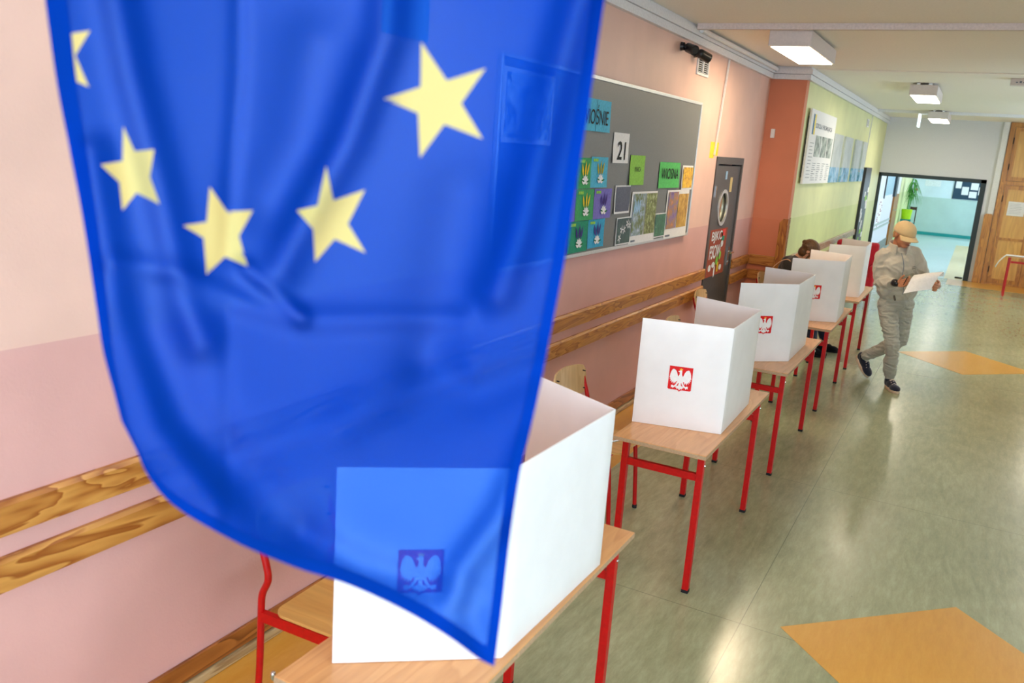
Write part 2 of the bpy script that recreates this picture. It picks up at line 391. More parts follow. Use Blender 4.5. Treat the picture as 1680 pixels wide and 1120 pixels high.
# ------------------------------------------------------------------ the hall
ZC = 3.10
W_R = 5.0; Y0 = -4.0; YE = 19.3
struct('floor', mkbox((-.3, Y0, -.1), (W_R+.2, YE, 0)), M['floor'])
struct('floor_border', mkbox((0, Y0, 0), (.44, 10.2, .0015)), M['floor_yellow'])
struct('floor_border', mkbox((2.0, 18.3, 0), (W_R, YE, .0015)), M['floor_yellow'])
for cx, cy in ((2.52, 3.73), (2.45, 10.76)):
    bm = nb(); prism(bm, [(-.705, 0), (0, -.705), (.705, 0), (0, .705)], Matrix.Translation((cx, cy, 0)), .0015)
    struct('floor_diamond', bm, M['floor_yellow'], org=(cx, cy, 0))
struct('ceiling', mkbox((-.3, Y0, ZC), (W_R+.2, YE+.2, ZC+.15)), M['ceiling'])
# left wall with door opening
bm = nb(); prism(bm, [(Y0, 0), (8.36, 0), (8.36, 2.05), (9.37, 2.05), (9.37, 0), (10.2, 0), (10.2, ZC), (Y0, ZC)], frame_x(0, 0, -.2), .2)
struct('wall_left', bm, M['wall_pink'])
struct('wall_left_return', mkbox((-.2, 10.2, 0), (.40, 10.35, ZC)), M['wall_orange'])
struct('wall_left_far', mkbox((.2, 10.351, 0), (.402, YE, ZC)), M['wall_green'])
bm = nb(); prism(bm, [(-.2, 0), (W_R+.2, 0), (W_R+.2, ZC), (-.2, ZC)], frame_ny(0, 0, Y0), .2, [[(1.2, .9), (1.2, 2.7), (4.2, 2.7), (4.2, .9)]])  # unseen window opening, added behind the camera to light the booth fronts and flag
struct('wall_back', bm, M['wall_pink'])
# far wall with wide opening
bm = nb(); prism(bm, [(.2, 0), (.36, 0), (.36, 2.0), (2.36, 2.0), (2.36, 0), (2.585, 0), (2.585, ZC), (.2, ZC)], frame_ny(0, 0, YE+.25), .25)
struct('wall_far', bm, M['wall_grey'])
struct('wall_far_side', mkbox((2.585, YE+.06, 0), (W_R+.2, YE+.3, ZC)), M['wall_grey'])
# right wall with windows
wins = [(-3.4, -1.6), (-.6, 1.4), (10.8, 12.0), (15.0, 16.4)]
bm = nb(); prism(bm, [(Y0, 0), (YE+.1, 0), (YE+.1, ZC), (Y0, ZC)], frame_x(0, 0, W_R), .25, [[(a, .9), (a, 2.7), (b, 2.7), (b, .9)] for a, b in wins])
struct('wall_right', bm, M['wall_grey'])
tg = NT('window_glass'); tp = tg.n('ShaderNodeBsdfTransparent'); gl = tg.n('ShaderNodeBsdfGlossy'); gl.inputs['Roughness'].default_value = .02
mxs = tg.n('ShaderNodeMixShader'); mxs.inputs[0].default_value = .06; tg.l(tp.outputs[0], mxs.inputs[1]); tg.l(gl.outputs[0], mxs.inputs[2]); tg.l(mxs.outputs[0], tg.out.inputs['Surface'])
M['pane'] = tg.m
def portal(name, loc, sx, sy, axis):
    L = bpy.data.lights.new(name, 'AREA'); L.shape = 'RECTANGLE'; L.size = sx; L.size_y = sy; L.cycles.is_portal = True
    o = bpy.data.objects.new(name, L); COL.objects.link(o); o.location = loc
    o.rotation_euler = V((-1, 0, 0)).to_track_quat('-Z', 'Y').to_euler(); return o
Lb = bpy.data.lights.new('back_portal', 'AREA'); Lb.shape = 'RECTANGLE'; Lb.size = 3; Lb.size_y = 1.8; Lb.cycles.is_portal = True
ob = bpy.data.objects.new('back_portal', Lb); COL.objects.link(ob); ob.location = (2.7, Y0-.22, 1.8); ob.rotation_euler = V((0, 1, 0)).to_track_quat('-Z', 'Z').to_euler()
for i, (a, b) in enumerate(wins):
    w = bpy.data.objects.new('window_%d' % (i+1), None); COL.objects.link(w); w.location = (W_R, (a+b)/2, .9); w['kind'] = 'structure'
    bm = nb(); x0, x1 = W_R+.08, W_R+.14
    for lo, hi in (((x0, a, .9), (x1, a+.06, 2.7)), ((x0, b-.06, .9), (x1, b, 2.7)), ((x0, a+.06, .9), (x1, b-.06, .96)), ((x0, a+.06, 2.64), (x1, b-.06, 2.7)), ((x0, (a+b)/2-.04, .96), (x1, (a+b)/2+.04, 2.64))): box(bm, lo, hi)
    obj('window_frame', bm, M['white'], w)
    obj('pane', mkbox((x0+.02, a+.06, .96), (x0+.026, b-.06, 2.64)), M['pane'], w)
    portal('window_portal', (W_R+.24, (a+b)/2, 1.8), b-a, 1.8, 'x')
# the corridor beyond the opening
YF = 32.3
struct('floor_corridor', mkbox((0, YE, -.1), (3.8, YF+.2, -.0005)), M['floor_teal'])
struct('floor_corridor_border', mkbox((1.93, YE+.001, 0), (3.6, 28.9, .0015)), M['beige_floor'])
struct('ceiling_corridor', mkbox((0, YE+.2, 2.9), (3.8, YF+.2, 3.05)), M['ceiling'])
struct('wall_corridor_end', mkbox((0, YF, 0), (3.8, YF+.2, 3.0)), M['wall_teal'])
struct('wall_corridor_left', mkbox((0, 19.56, 0), (.2, 28.0, 3.0)), M['wall_grey'])
struct('wall_corridor_left_far', mkbox((0, 28.0, 0), (.22, YF, 3.0)), M['wall_green'])
bm = nb(); wc = [(21.0, 22.4), (25.4, 26.8), (29.6, 31.0)]
prism(bm, [(19.6, 0), (YF, 0), (YF, 3.0), (19.6, 3.0)], frame_x(0, 0, 3.6), .2, [[(a, .9), (a, 2.5), (b, 2.5), (b, .9)] for a, b in wc])
struct('wall_corridor_right', bm, M['wall_teal'])
for a, b in wc: portal('corridor_portal', (3.82, (a+b)/2, 1.7), b-a, 1.6, 'x')
struct('baseboard_corridor', mkbox((.22, YF-.03, 0), (3.6, YF, .1)), M['base_teal'])
struct('baseboard_corridor_left', mkbox((.2, 19.6, 0), (.215, 28, .22)), plain('grey_skirting', (120, 124, 116), .5))
# corridor left wall: glazed strip, dark post, brown door, bumper rails
struct('trim_1', mkbox((.2, 23.3, 1.35), (.225, 23.42, 2.4)), M['anthracite'])
struct('window_20', mkbox((.2, 23.42, 1.42), (.21, 25.7, 2.4)), plain('pale_blue_glazing', (176, 206, 224), .25))
struct('trim_2', mkbox((.2, 25.8, 1.35), (.26, 26.35, 2.6)), M['anthracite'])
d = struct('door_2', mkbox((.2, 26.0, .0), (.25, 27.35, 1.40), .004), M['brown_door'])
bm = nb(); cyl(bm, (.25, 26.15, .98), (.31, 26.15, .98), .012); cyl(bm, (.31, 26.13, .98), (.31, 26.42, .98), .012); obj('door_handle', bm, M['chrome'], d)
bm = nb()
box(bm, (.2, 19.7, .62), (.225, 25.9, .66)); box(bm, (.2, 19.7, .72), (.225, 25.9, .76)); struct('trim_3', bm, plain('grey_rail', (168, 180, 172), .5))
pst = tag(obj('wall_poster', mkbox((.2, 22.3, .62), (.206, 23.3, 1.36)), M['paper'], org=(.2, 22.8, .62)), 'tall pale poster with dark red marks on the corridor wall beyond the opening', 'poster')
bm = nb()
for k in range(14):
    yy = 22.4+random.random()*.8; zz = .68+.045*k; box(bm, (.206, yy, zz), (.208, min(3.26+20, yy+.1+random.random()*.25), zz+.025))
obj('printing', bm, plain('dark_red_ink', (150, 50, 60), .7), pst)

# cornice, duct, seams on the ceiling
def cornice(n, a, b, nrm_x):
    bm = nb(); x0 = a[0]
    box(bm, (x0, a[1], 2.962), (x0+.035, b[1], 3.018)); box(bm, (x0, a[1], 3.021), (x0+.05, b[1], 3.075)); box(bm, (x0, a[1], 3.075), (x0+.03, b[1], ZC-.001))
    return struct(n, bm, M['cornice'])
cornice('trim_4', (0.001, Y0), (0, 10.15), 1)
cornice('trim_5', (.403, 10.16), (.4, YE), 1)
bm = nb(); box(bm, (.0, 10.165, 2.962), (.44, 10.199, 3.018)); box(bm, (.0, 10.15, 3.021), (.45, 10.199, 3.075)); box(bm, (0, 10.17, 3.075), (.43, 10.199, ZC-.001)); struct('trim_6', bm, M['cornice'])
bm = nb(); tube(bm, [(.075, 7.16, 3.06), (.075, 10.1, 3.06)], .022); tag(obj('ceiling_pipe', bm, M['cornice'], org=(.075, 7.16, 3.06), smooth=True, sharp=40), 'thin white pipe running along the cornice towards the orange corner', 'pipe')
bm = nb(); box(bm, (.06, 7.07, 3.055), (W_R, 7.12, ZC-.001)); box(bm, (.06, 7.062, 3.092), (W_R, 7.07, ZC-.001)); tag(obj('cable_duct', bm, M['beam'], org=(.06, 7.07, 3.055)), 'long lilac-white cable duct crossing the ceiling before the largest lamp', 'cable duct', 'cable ducts across the ceiling')
bm = nb(); box(bm, (.45, 16.9, 3.05), (W_R, 16.96, ZC-.001)); tag(obj('cable_duct', bm, M['cornice'], org=(.45, 16.9, 3.05)), 'thin pale cable duct crossing the ceiling far back near the grey wall', 'cable duct', 'cable ducts across the ceiling')
struct('trim_7', mkbox((.45, 10.36, 3.088), (W_R, 10.40, ZC-.001)), M['ceiling'])

# wooden wall rails, skirting
def railpair(n, y0, y1, x, m):
    for k, (z0, z1) in enumerate(((.88, .98), (.71, .81))):
        bm = nb(); prism(bm, [(0, z0), (.026, z0), (.026, z1-.012), (.014, z1), (0, z1)], Matrix(((1, 0, 0, x), (0, 0, 1, y0), (0, 1, 0, 0), (0, 0, 0, 1))), y1-y0)
        struct('trim_%d' % (n+k), bm, m)
railpair(8, Y0, 8.335, .001, M['pine']); railpair(10, 9.395, 10.17, .001, M['pine'])
railpair(12, 10.36, 16.55, .403, M['pine_grey'])
for k, (z0, z1) in enumerate(((.87, .985), (.70, .81))): struct('trim_%d' % (14+k), mkbox((.028, 10.17, z0), (.318, 10.199, z1), .004), M['pine_x'])
bm = nb(); prism(bm, [(.32, 0), (.415, 0), (.415, 1.43), (.36, 1.43), (.32, 1.38)], frame_ny(0, 0, 10.199), .035)
struct('trim_16', bm, M['pine_z'])
struct('trim_17', mkbox((.4035, 10.3, 0), (.412, 10.33, 1.44)), M['skirt_low'])
bm = nb(); box(bm, (.001, Y0, .045), (.016, 8.33, .125), bev=.003); struct('baseboard_left', bm, M['skirt'])
bm = nb(); box(bm, (.001, Y0, .0016), (.028, 8.33, .04), bev=.006); struct('baseboard_left_foot', bm, M['skirt_low'])
struct('baseboard_left_end', mkbox((.001, 9.40, .0016), (.016, 10.19, .12)), M['skirt'])
struct('baseboard_far', mkbox((.404, 10.4, 0), (.418, YE, .1)), M['pine_grey'])

# dark door with round window
struct('light_block_behind_door', mkbox((-.32, 8.2, -.05), (-.205, 9.6, 2.3)), M['wall_grey'])  # unseen box added to stop sky light leaking through the door gap
dr = bpy.data.objects.new('door_1', None); COL.objects.link(dr); dr.location = (0, 8.86, 0); dr['kind'] = 'structure'
bm = nb(); box(bm, (-.1, 8.34, 0), (.012, 8.405, 2.07)); box(bm, (-.1, 9.345, 0), (.012, 9.39, 2.07)); box(bm, (-.1, 8.405, 2.0), (.012, 9.345, 2.07)); obj('door_frame', bm, M['door_grey'], dr)
obj('door_seal', mkbox((-.06, 8.406, 0), (-.012, 8.43, 1.999)), M['door_dark'], dr)
circ = [(8.80+.165*math.cos(a*PI/24), 1.565+.165*math.sin(a*PI/24)) for a in range(48)]
bm = nb(); prism(bm, [(8.432, .01), (9.343, .01), (9.343, 1.985), (8.432, 1.985)], frame_x(0, 0, -.055), .05, [circ[::-1]]); leaf = obj('door_leaf', bm, M['door_grey'], dr)
bm = nb(); prism(bm, [(8.80+.185*math.cos(a*PI/24), 1.565+.185*math.sin(a*PI/24)) for a in range(48)], frame_x(0, 0, -.01), .016, [[(8.80+.150*math.cos(a*PI/24), 1.565+.150*math.sin(a*PI/24)) for a in range(48)]]); obj('porthole_ring', bm, M['alu'], leaf)
bm = nb(); prism(bm, [(8.80+.16*math.cos(a*PI/24), 1.565+.16*math.sin(a*PI/24)) for a in range(48)], frame_x(0, 0, -.03), .006); obj('porthole_glass', bm, M['glass'], leaf)
bm = nb(); box(bm, (-.005, 9.235, .93), (.004, 9.275, 1.13)); cyl(bm, (.0, 9.255, 1.08), (.055, 9.255, 1.08), .01); tube(bm, [(.055, 9.255, 1.08), (.055, 9.2, 1.08), (.055, 9.13, 1.078)], .0095); cyl(bm, (0, 9.255, .97), (.02, 9.255, .97), .014); obj('door_handle', bm, M['chrome'], leaf, smooth=True, sharp=40)
obj('hinge', mkbox((-.01, 8.39, 1.68), (.02, 8.42, 1.79)), M['chrome'], dr)
def sheet(name, label, y0, z0, y1, z1, m, cat='paper sheet', group=None, x=.031, curl=.004, th=.0008):
    """a sheet of paper pinned to a wall that faces +x, slightly wavy"""
    bm = nb(); n = 8; ph = random.random()*6; g = []
    for i in range(n+1):
        row = []
        for j in range(n+1):
            u, v = i/n, j/n; off = curl*(.5+.5*math.sin(ph+u*5+v*2))*(.35+abs(v-.6)) + (curl*.9*(1-v)**2)
            row.append(bm.verts.new((x+off, y0+(y1-y0)*u, z0+(z1-z0)*v)))
        g.append(row)
    for i in range(n):
        for j in range(n): bm.faces.new((g[i][j], g[i+1][j], g[i+1][j+1], g[i][j+1]))
    me = baked(bm, [('SOLIDIFY', dict(thickness=th, offset=1))])
    return tag(obj(name, me, m, org=(x, (y0+y1)/2, z0)), label, cat, group)
ps = sheet('door_poster', 'rust-red handmade letter poster on the dark door with the round window', 8.44, .87, 9.11, 1.35, M['brown_poster'], 'poster', x=-.004)
X = .003
for s, y, z, w, h, m in (('BJKO', 8.72, 1.27, .42, .12, M['petal_w']), ('FSOW', 8.70, 1.12, .42, .14, M['petal_w'])): text('lettering', s, frame_x(y, z, X), w, h, m, ps, .02)
bm = nb()
for y, z, w, h in ((8.55, .96, .10, .07), (8.68, .985, .12, .06), (8.93, 1.19, .1, .07), (8.96, .94, .1, .06), (8.74, .86+.05, .05, .12)): prism(bm, [(y+w/2*math.cos(a*PI/8), z+h/2*math.sin(a*PI/8)) for a in range(16)], frame_x(0, 0, X), .001)
pieces('speech_bubble', bm, M['petal_w'], ps)
bm = nb()
for y, z in ((8.80, 1.02), (8.90, 1.07)): prism(bm, [(y+.045*math.cos(a*PI/8), z+.045*math.sin(a*PI/8)) for a in range(16)], frame_x(0, 0, X), .001)
pieces('green_dot', bm, M['lime_p'], ps)
obj('red_card', mkbox((X, 8.90, 1.27), (X+.001, 9.02, 1.34)), plain('vermilion', (220, 60, 50), .7), ps); obj('teal_card', mkbox((X, 8.90, 1.22), (X+.001, 9.00, 1.27)), M['dgreen_p'], ps)
obj('yellow_strip', mkbox((X, 8.83, .9), (X+.001, 8.88, 1.0)), M['petal_y'], ps)
tag(obj('door_sign', mkbox((-.004, 8.77, 1.85), (.0, 8.83, 1.93)), plain('blue_white', (150, 190, 225), .4), org=(0, 8.8, 1.85)), 'small pale blue sign high on the dark door', 'sign')
tag(obj('door_sign', mkbox((-.004, 8.98, 1.72), (.0, 9.06, 1.87)), plain('cream_card', (214, 190, 130), .4), org=(0, 9.02, 1.72)), 'small cream card on the dark door above the round window', 'sign')
bm = nb(); box(bm, (.001, 8.075, 2.05), (.002, 8.22, 2.20)); box(bm, (.002, 8.25, 2.075), (.003, 8.35, 2.2)); tag(obj('yellow_tape', bm, M['yellow'], org=(0, 8.2, 2.05)), 'two strips of bright yellow tape on the wall above the dark door', 'tape')
bm = nb(); tube(bm, [(.012, 8.2, 2.08), (.012, 8.26, 2.5), (.012, 8.33, 2.96)], .008, square=True); tag(obj('wall_cable', bm, M['white'], org=(.01, 8.2, 2.1)), 'thin white cable running down the pink wall to the yellow tape', 'cable')
bm = nb(); tube(bm, [(.41, 16.5, 2.1), (.41, 16.6, 2.96)], .008, square=True); tag(obj('wall_cable', bm, M['white'], org=(.41, 16.55, 2.1)), 'thin white cable down the green wall beside the small grille', 'cable')

# vent grilles
def vent(y0, y1, z0, z1, x, label):
    t = thing('vent_grille', label, 'vent', (x, (y0+y1)/2, z0)); ym = (y0+y1)/2
    bm = nb(); g = .02
    for a, b, c, d_ in ((y0, y1, z0, z0+g), (y0, y1, z1-g, z1), (y0, y0+g, z0+g, z1-g), (y1-g, y1, z0+g, z1-g), (ym-.012, ym+.012, z0+g, z1-g)): box(bm, (x+.001, a, c), (x+.013, b, d_))
    obj('frame', bm, M['white'], t)
    obj('backing', mkbox((x+.0005, y0+g, z0+g), (x+.003, y1-g, z1-g)), M['rubber'], t)
    bm = nb(); nsl = 9
    for k in range(nsl):
        z = z0+g+(z1-z0-2*g)*(k+.5)/nsl
        for a, b in ((y0+g, ym-.012), (ym+.012, y1-g)): box(bm, (x+.004, a, z-.0022), (x+.007, b, z+.0022))
    obj('slats', bm, M['white'], t)
vent(7.36, 7.70, 2.735, 2.925, 0, 'white two-column vent grille high on the pink wall below the cameras')
vent(15.95, 16.22, 2.74, 2.87, .402, 'small grey vent grille high on the green wall')
# security cameras
def seccam(loc, aim, label):
    t = thing('security_camera', label, 'security camera', loc); p = V(loc); d_ = V(aim).normalized()
    bm = nb(); cyl(bm, p, p+V((.025, 0, 0)), .035, .03); cyl(bm, p+V((.02, 0, 0)), p+V((.06, 0, -.01)), .015); obj('bracket', bm, M['cam_black'], t, smooth=True, sharp=40)
    c = p+V((.085, 0, -.02)); bm = nb(); cyl(bm, c-d_*.045, c+d_*.05, .038, .040, 24); sph(bm, c-d_*.045, .038); bd = obj('camera_body', bm, M['cam_black'], t, smooth=True, sharp=40)
    bm = nb(); cyl(bm, c+d_*.05, c+d_*.056, .030, .026, 24); obj('lens', bm, M['lens'], bd)
seccam((.003, 6.90, 2.90), (.75, -.6, -.28), 'black dome-ended security camera aimed at the viewer, under the cornice')
seccam((.003, 7.27, 2.89), (.5, .8, -.3), 'black security camera aimed away along the wall, under the cornice')
tag(obj('wall_sensor', mkbox((.08, 10.178, 2.32), (.125, 10.199, 2.42), .004), M['white'], org=(.1, 10.199, 2.32)), 'small white box sensor on the orange wall', 'sensor')

# bulletin board
bt = thing('bulletin_board', 'long grey felt bulletin board with a metal frame on the pink wall', 'bulletin board', (0, 5.77, 1.36))
obj('felt_panel', mkbox((.002, 4.0, 1.38), (.026, 7.55, 2.495)), M['board_felt'], bt)
bm = nb()
for a, b, c, d_ in ((3.98, 7.57, 1.36, 1.385), (3.98, 7.57, 2.49, 2.515), (3.98, 4.0, 1.385, 2.49), (7.55, 7.57, 1.385, 2.49)): box(bm, (.002, a, c), (.032, b, d_), bev=.003)
obj('frame', bm, M['alu'], bt)
def crocus(par, y, z, sc, mat):
    X = .0388
    cnt = [0]
    def petal(bm, cx, cz, ang, L, w):
        L *= .85; w *= .9
        cnt[0] += 1
        P = []
        for k in range(13):
            t = k/12; P.append((t*L, w*math.sin(PI*t**.8)))
        P += [(p[0], -p[1]) for p in P[-2:0:-1]]
        ca, sa = math.cos(ang), math.sin(ang)
        prism(bm, [(cx+(p[0]*ca-p[1]*sa)*sc, cz+(p[0]*sa+p[1]*ca)*sc) for p in P], frame_x(y, z, X+.0004*cnt[0]), .0003)
    bm = nb()
    for a, L in ((1.95, .12), (1.57, .135), (1.25, .125)): petal(bm, (a-1.57)*-.09*sc, -.005, a, L, .016)
    pieces('petal', bm, mat, par)
    bm = nb()
    for a in (2.6, 2.1, 1.57, 1.0, .5, .1, 3.0): petal(bm, 0, -.06*sc, a, .075, .02)
    pieces('white_petal', bm, M['petal_w'], par)
    bm = nb(); petal(bm, .02*sc, -.055*sc, .15, .08, .008); petal(bm, -.02*sc, -.05*sc, 2.9, .06, .007); pieces('leaf', bm, M['leaf'], par)
for (y0, y1, z0, z1, m, pm, lab) in (
    (5.02, 5.235, 1.805, 2.0, 'mgreen_p', 'petal_y', 'dark green square drawing of a yellow crocus, top row beside the flag edge'),
    (5.235, 5.52, 1.81, 2.01, 'cyan', 'petal_o', 'blue square drawing of an olive-yellow crocus, top row of the drawings'),
    (4.93, 5.03, 1.6, 1.80, 'purple_p', 'petal_w', 'lilac drawing half hidden at the flag edge, middle row'),
    (5.04, 5.325, 1.6, 1.80, 'mgreen_p', 'petal_y', 'green square drawing of a yellow crocus, middle row of the drawings'),
    (5.33, 5.635, 1.60, 1.80, 'purple_p', 'petal_v', 'lilac square drawing of a violet crocus, middle row of the drawings'),
    (4.96, 5.27, 1.395, 1.597, 'dgreen_p', 'petal_v', 'bottle-green square drawing of a violet crocus, bottom row of the drawings'),
    (5.275, 5.555, 1.405, 1.597, 'blue_p', 'petal_v', 'sky-blue square drawing of a violet crocus, bottom row of the drawings')):
    o = sheet('crocus_drawing', lab, y0, z0, y1, z1, M[m], 'drawing', 'crocus drawings on the bulletin board')
    if y1-y0 > .15:
        crocus(o, (y0+y1)/2+.01, (z0+z1)/2-.01, .82, M[pm]); obj('caption', mkbox((.0385, y0+.02, z1-.03), (.039, y0+.1, z1-.012)), M['lime_p'], o)
o = sheet('title_card', 'turquoise double card reading WIOŚNIE on the grey board', 5.0, 2.17, 5.485, 2.37, M['cyan'], 'card'); o.name = 'title_card'
text('lettering', 'WIOŚNIE', frame_x(5.225, 2.275, .037), .43, .125, M['ink'], o, .006)
obj('seam', mkbox((.0385, 5.232, 2.172), (.0388, 5.237, 2.368)), plain('seam_shadow_blue', (40, 110, 140), .8), o)
o = sheet('number_card', 'white card with the number 21 on the grey board', 5.585, 1.975, 5.875, 2.18, M['paper'], 'card'); text('lettering', '21', frame_x(5.735, 2.06, .037), .15, .125, M['ink'], o, .012)
o = sheet('month_card', 'lime green card with thin MARCA lettering on the grey board', 5.945, 1.82, 6.245, 2.035, M['lime_p'], 'card'); text('lettering', 'MARCA', frame_x(6.10, 1.935, .0375), .13, .035, M['ink'], o)
o = sheet('spring_card', 'green card reading WIOSNA on the grey board', 6.605, 1.79, 7.125, 1.995, M['green_p'], 'card'); text('lettering', 'WIOSNA', frame_x(6.865, 1.905, .0375), .44, .085, M['ink'], o, .008)
o = sheet('photo_print', 'small yellow daffodil photo at the right edge of the grey board', 7.2, 1.77, 7.5, 1.975, M['paper'], 'photo')
obj('picture', mkbox((.0385, 7.22, 1.785), (.039, 7.485, 1.96)), speckle('daffodils', [(.35, (70, 60, 70)), (.45, (220, 160, 20)), (.6, (240, 200, 30)), (.75, (230, 140, 40))], 26), o)
o = sheet('photo_print', 'dark slate-blue photo with white margin below the number 21', 5.70, 1.62, 5.995, 1.82, M['paper'], 'photo'); obj('picture', mkbox((.0385, 5.715, 1.635), (.039, 5.985, 1.81)), speckle('dark_slate', [(.3, (58, 62, 82)), (.7, (88, 92, 112))], 90), o)
o = sheet('photo_print', 'dark photo of white star flowers, left of the snowdrop photos', 5.785, 1.39, 6.065, 1.59, M['paper'], 'photo'); obj('picture', mkbox((.0385, 5.795, 1.40), (.039, 6.06, 1.582)), speckle('dark_teal_leaves', [(.3, (30, 56, 60)), (.7, (56, 90, 84))], 14), o)
bm = nb()
for cy, cz in ((5.93, 1.50), (5.99, 1.54), (5.85, 1.44), (5.88, 1.50), (6.03, 1.53)):
    for k in range(5):
        a = 2*PI*k/5+cy*9; ca, sa = math.cos(a), math.sin(a)
        prism(bm, [(cy, cz), (cy+.018*ca-.006*sa, cz+.018*sa+.006*ca), (cy+.036*ca, cz+.036*sa), (cy+.018*ca+.006*sa, cz+.018*sa-.006*ca)], frame_x(0, 0, .0392), .0006)
obj('white_flowers', bm, M['petal_w'], o)
o = sheet('photo_poster', 'cream poster with two snowdrop photos side by side', 6.05, 1.38, 6.62, 1.77, M['paper'], 'poster')
obj('picture', mkbox((.0385, 6.08, 1.44), (.039, 6.34, 1.755)), speckle('snowdrops', [(.3, (56, 84, 46)), (.45, (110, 124, 70)), (.58, (150, 170, 190)), (.7, (226, 232, 236))], 16), o)
obj('picture', mkbox((.0385, 6.36, 1.44), (.039, 6.60, 1.755)), speckle('snowdrop_meadow', [(.3, (70, 56, 36)), (.48, (110, 120, 50)), (.6, (160, 170, 110)), (.72, (240, 240, 230))], 24, seed=2), o)
bm = nb()
for k in range(4): sph(bm, (.0395, 6.11+.035*k, 1.66-.01*(k % 2)), (.001, .014, .055), 12)
pieces('blue_petal', bm, plain('pale_blue_petal', (150, 190, 225), .7), o); obj('caption', mkbox((.0385, 6.09, 1.395), (.039, 6.18, 1.408)), M['ink_grey'], o)
o = sheet('photo_print', 'small green photo between the two cream posters', 6.6, 1.395, 6.865, 1.59, M['paper'], 'photo', x=.033); obj('picture', mkbox((.0405, 6.61, 1.405), (.041, 6.86, 1.582)), speckle('green_moss', [(.3, (34, 82, 60)), (.62, (60, 120, 88)), (.72, (200, 220, 210))], 18), o)
o = sheet('photo_poster', 'cream poster with purple and golden meadow photos', 6.87, 1.37, 7.47, 1.77, M['paper'], 'poster')
obj('picture', mkbox((.0385, 6.90, 1.45), (.039, 7.15, 1.755)), speckle('purple_meadow', [(.3, (60, 44, 90)), (.42, (130, 100, 160)), (.52, (150, 120, 90)), (.64, (200, 120, 60)), (.75, (150, 180, 220))], 14), o)
obj('picture', mkbox((.0385, 7.17, 1.45), (.039, 7.44, 1.735)), speckle('golden_meadow', [(.3, (130, 90, 30)), (.5, (196, 150, 50)), (.7, (224, 190, 100))], 12), o); obj('caption', mkbox((.0385, 6.90, 1.385), (.039, 7.02, 1.40)), M['ink_grey'], o)
o = sheet('photo_print', 'blue-and-white photo poster on the board behind the flag', 4.0, 2.06, 4.6, 2.445, M['paper'], 'poster')
obj('picture', mkbox((.0385, 4.03, 2.09), (.039, 4.57, 2.42)), speckle('bluish_photo', [(.35, (110, 150, 180)), (.5, (200, 220, 235)), (.6, (70, 90, 110)), (.7, (225, 235, 240))], 5), o)
tag(obj('wall_notice', mkbox((.001, 3.0, 2.47), (.004, 3.34, 2.9)), plain('faded_teal_paper', (120, 165, 170), .7), org=(0, 3.17, 2.47)), 'pale notice on the pink wall seen only through the flag', 'notice')

# pictures on the green wall
XG = .402
t = thing('notice_board', 'large white framed board with grey photos and text on the green wall', 'notice board', (XG, 11.4, 1.83))
obj('panel', mkbox((XG+.026, 10.48, 1.83), (XG+.05, 12.35, 2.68)), M['paper'], t)
obj('gap_shade_strip', mkbox((XG+.001, 10.56, 1.9), (XG+.025, 12.2, 2.6)), M['door_dark'], t)  # near-black strip paints in the shade of the gap behind the board
XP = XG+.0505
obj('logo_strip', mkbox((XP, 10.62, 2.40), (XP+.001, 10.71, 2.63)), plain('flag_blue', (70, 120, 160), .6), t); obj('logo_strip', mkbox((XP, 10.71, 2.40), (XP+.001, 10.80, 2.63)), plain('flag_yellow', (236, 214, 90), .6), t)
text('heading', 'SZKOLA PROMUJACA', frame_x(11.45, 2.50, XP), 1.25, .07, M['ink_grey'], t, .02)
for a in (10.95, 11.40, 11.85): obj('photo', mkbox((XP, a, 2.15), (XP+.001, a+.40, 2.40)), speckle('grey_photo', [(.35, (70, 84, 84)), (.5, (150, 164, 160)), (.65, (214, 222, 220))], 8, seed=a), t)
bm = nb()
for r_ in range(11):
    for c_ in range(5):
        y = 10.6+c_*.35; L = .12+random.random()*.16
        if r_ < 2 and c_ > 0: continue
        box(bm, (XP, y, 2.30-.04*r_ if c_ == 0 else 2.12-.025*r_), (XP+.0008, y+L, 2.306-.04*r_ if c_ == 0 else 2.126-.025*r_))
obj('text_lines', bm, M['ink_grey'], t)
for k, (a, b) in enumerate(((12.55, 13.40), (13.66, 14.46), (14.84, 15.58), (15.82, 16.32))):
    t = thing('picture_panel', ['tall grey picture panel with a purple-blue photo at its foot, nearest the large white board', 'second tall grey picture panel with a blue photo at its foot on the green wall', 'third tall grey picture panel along the green wall, pale blue at its foot', 'farthest tall pale picture panel, beside the dark notice door'][k], 'picture', (XG, (a+b)/2, 1.83), 0, 'tall picture panels on the green wall')
    obj('panel', mkbox((XG+.001, a, 2.04), (XG+.03, b, 2.49)), speckle('grey_montage', [(.3, (170, 180, 184)), (.7, (206, 212, 216))], 3, seed=k), t)
    obj('photo', mkbox((XG+.001, a, 1.83), (XG+.031, b, 2.04)), speckle('blue_montage', [(.3, (60, 74, 84)), (.48, (110, 170, 210)), (.62, (190, 210, 230)), (.72, (170, 120, 160))], 7, seed=k+4), t)
t = thing('notice_door', 'narrow dark door panel covered with white notes, far end of the green wall', 'door panel', (XG, 17.0, 0))
obj('panel', mkbox((XG+.001, 16.58, 0), (XG+.05, 17.42, 2.07)), M['door_dark'], t)
for k in range(16):
    y = 16.65+random.random()*.6; z = .5+k*.075; obj('note', mkbox((XG+.05, y, z), (XG+.054, min(17.4, y+.12+random.random()*.1), z+.09)), random.choice([M['paper'], M['paper'], M['cyan'], M['paper'], M['lime_p']]), t)

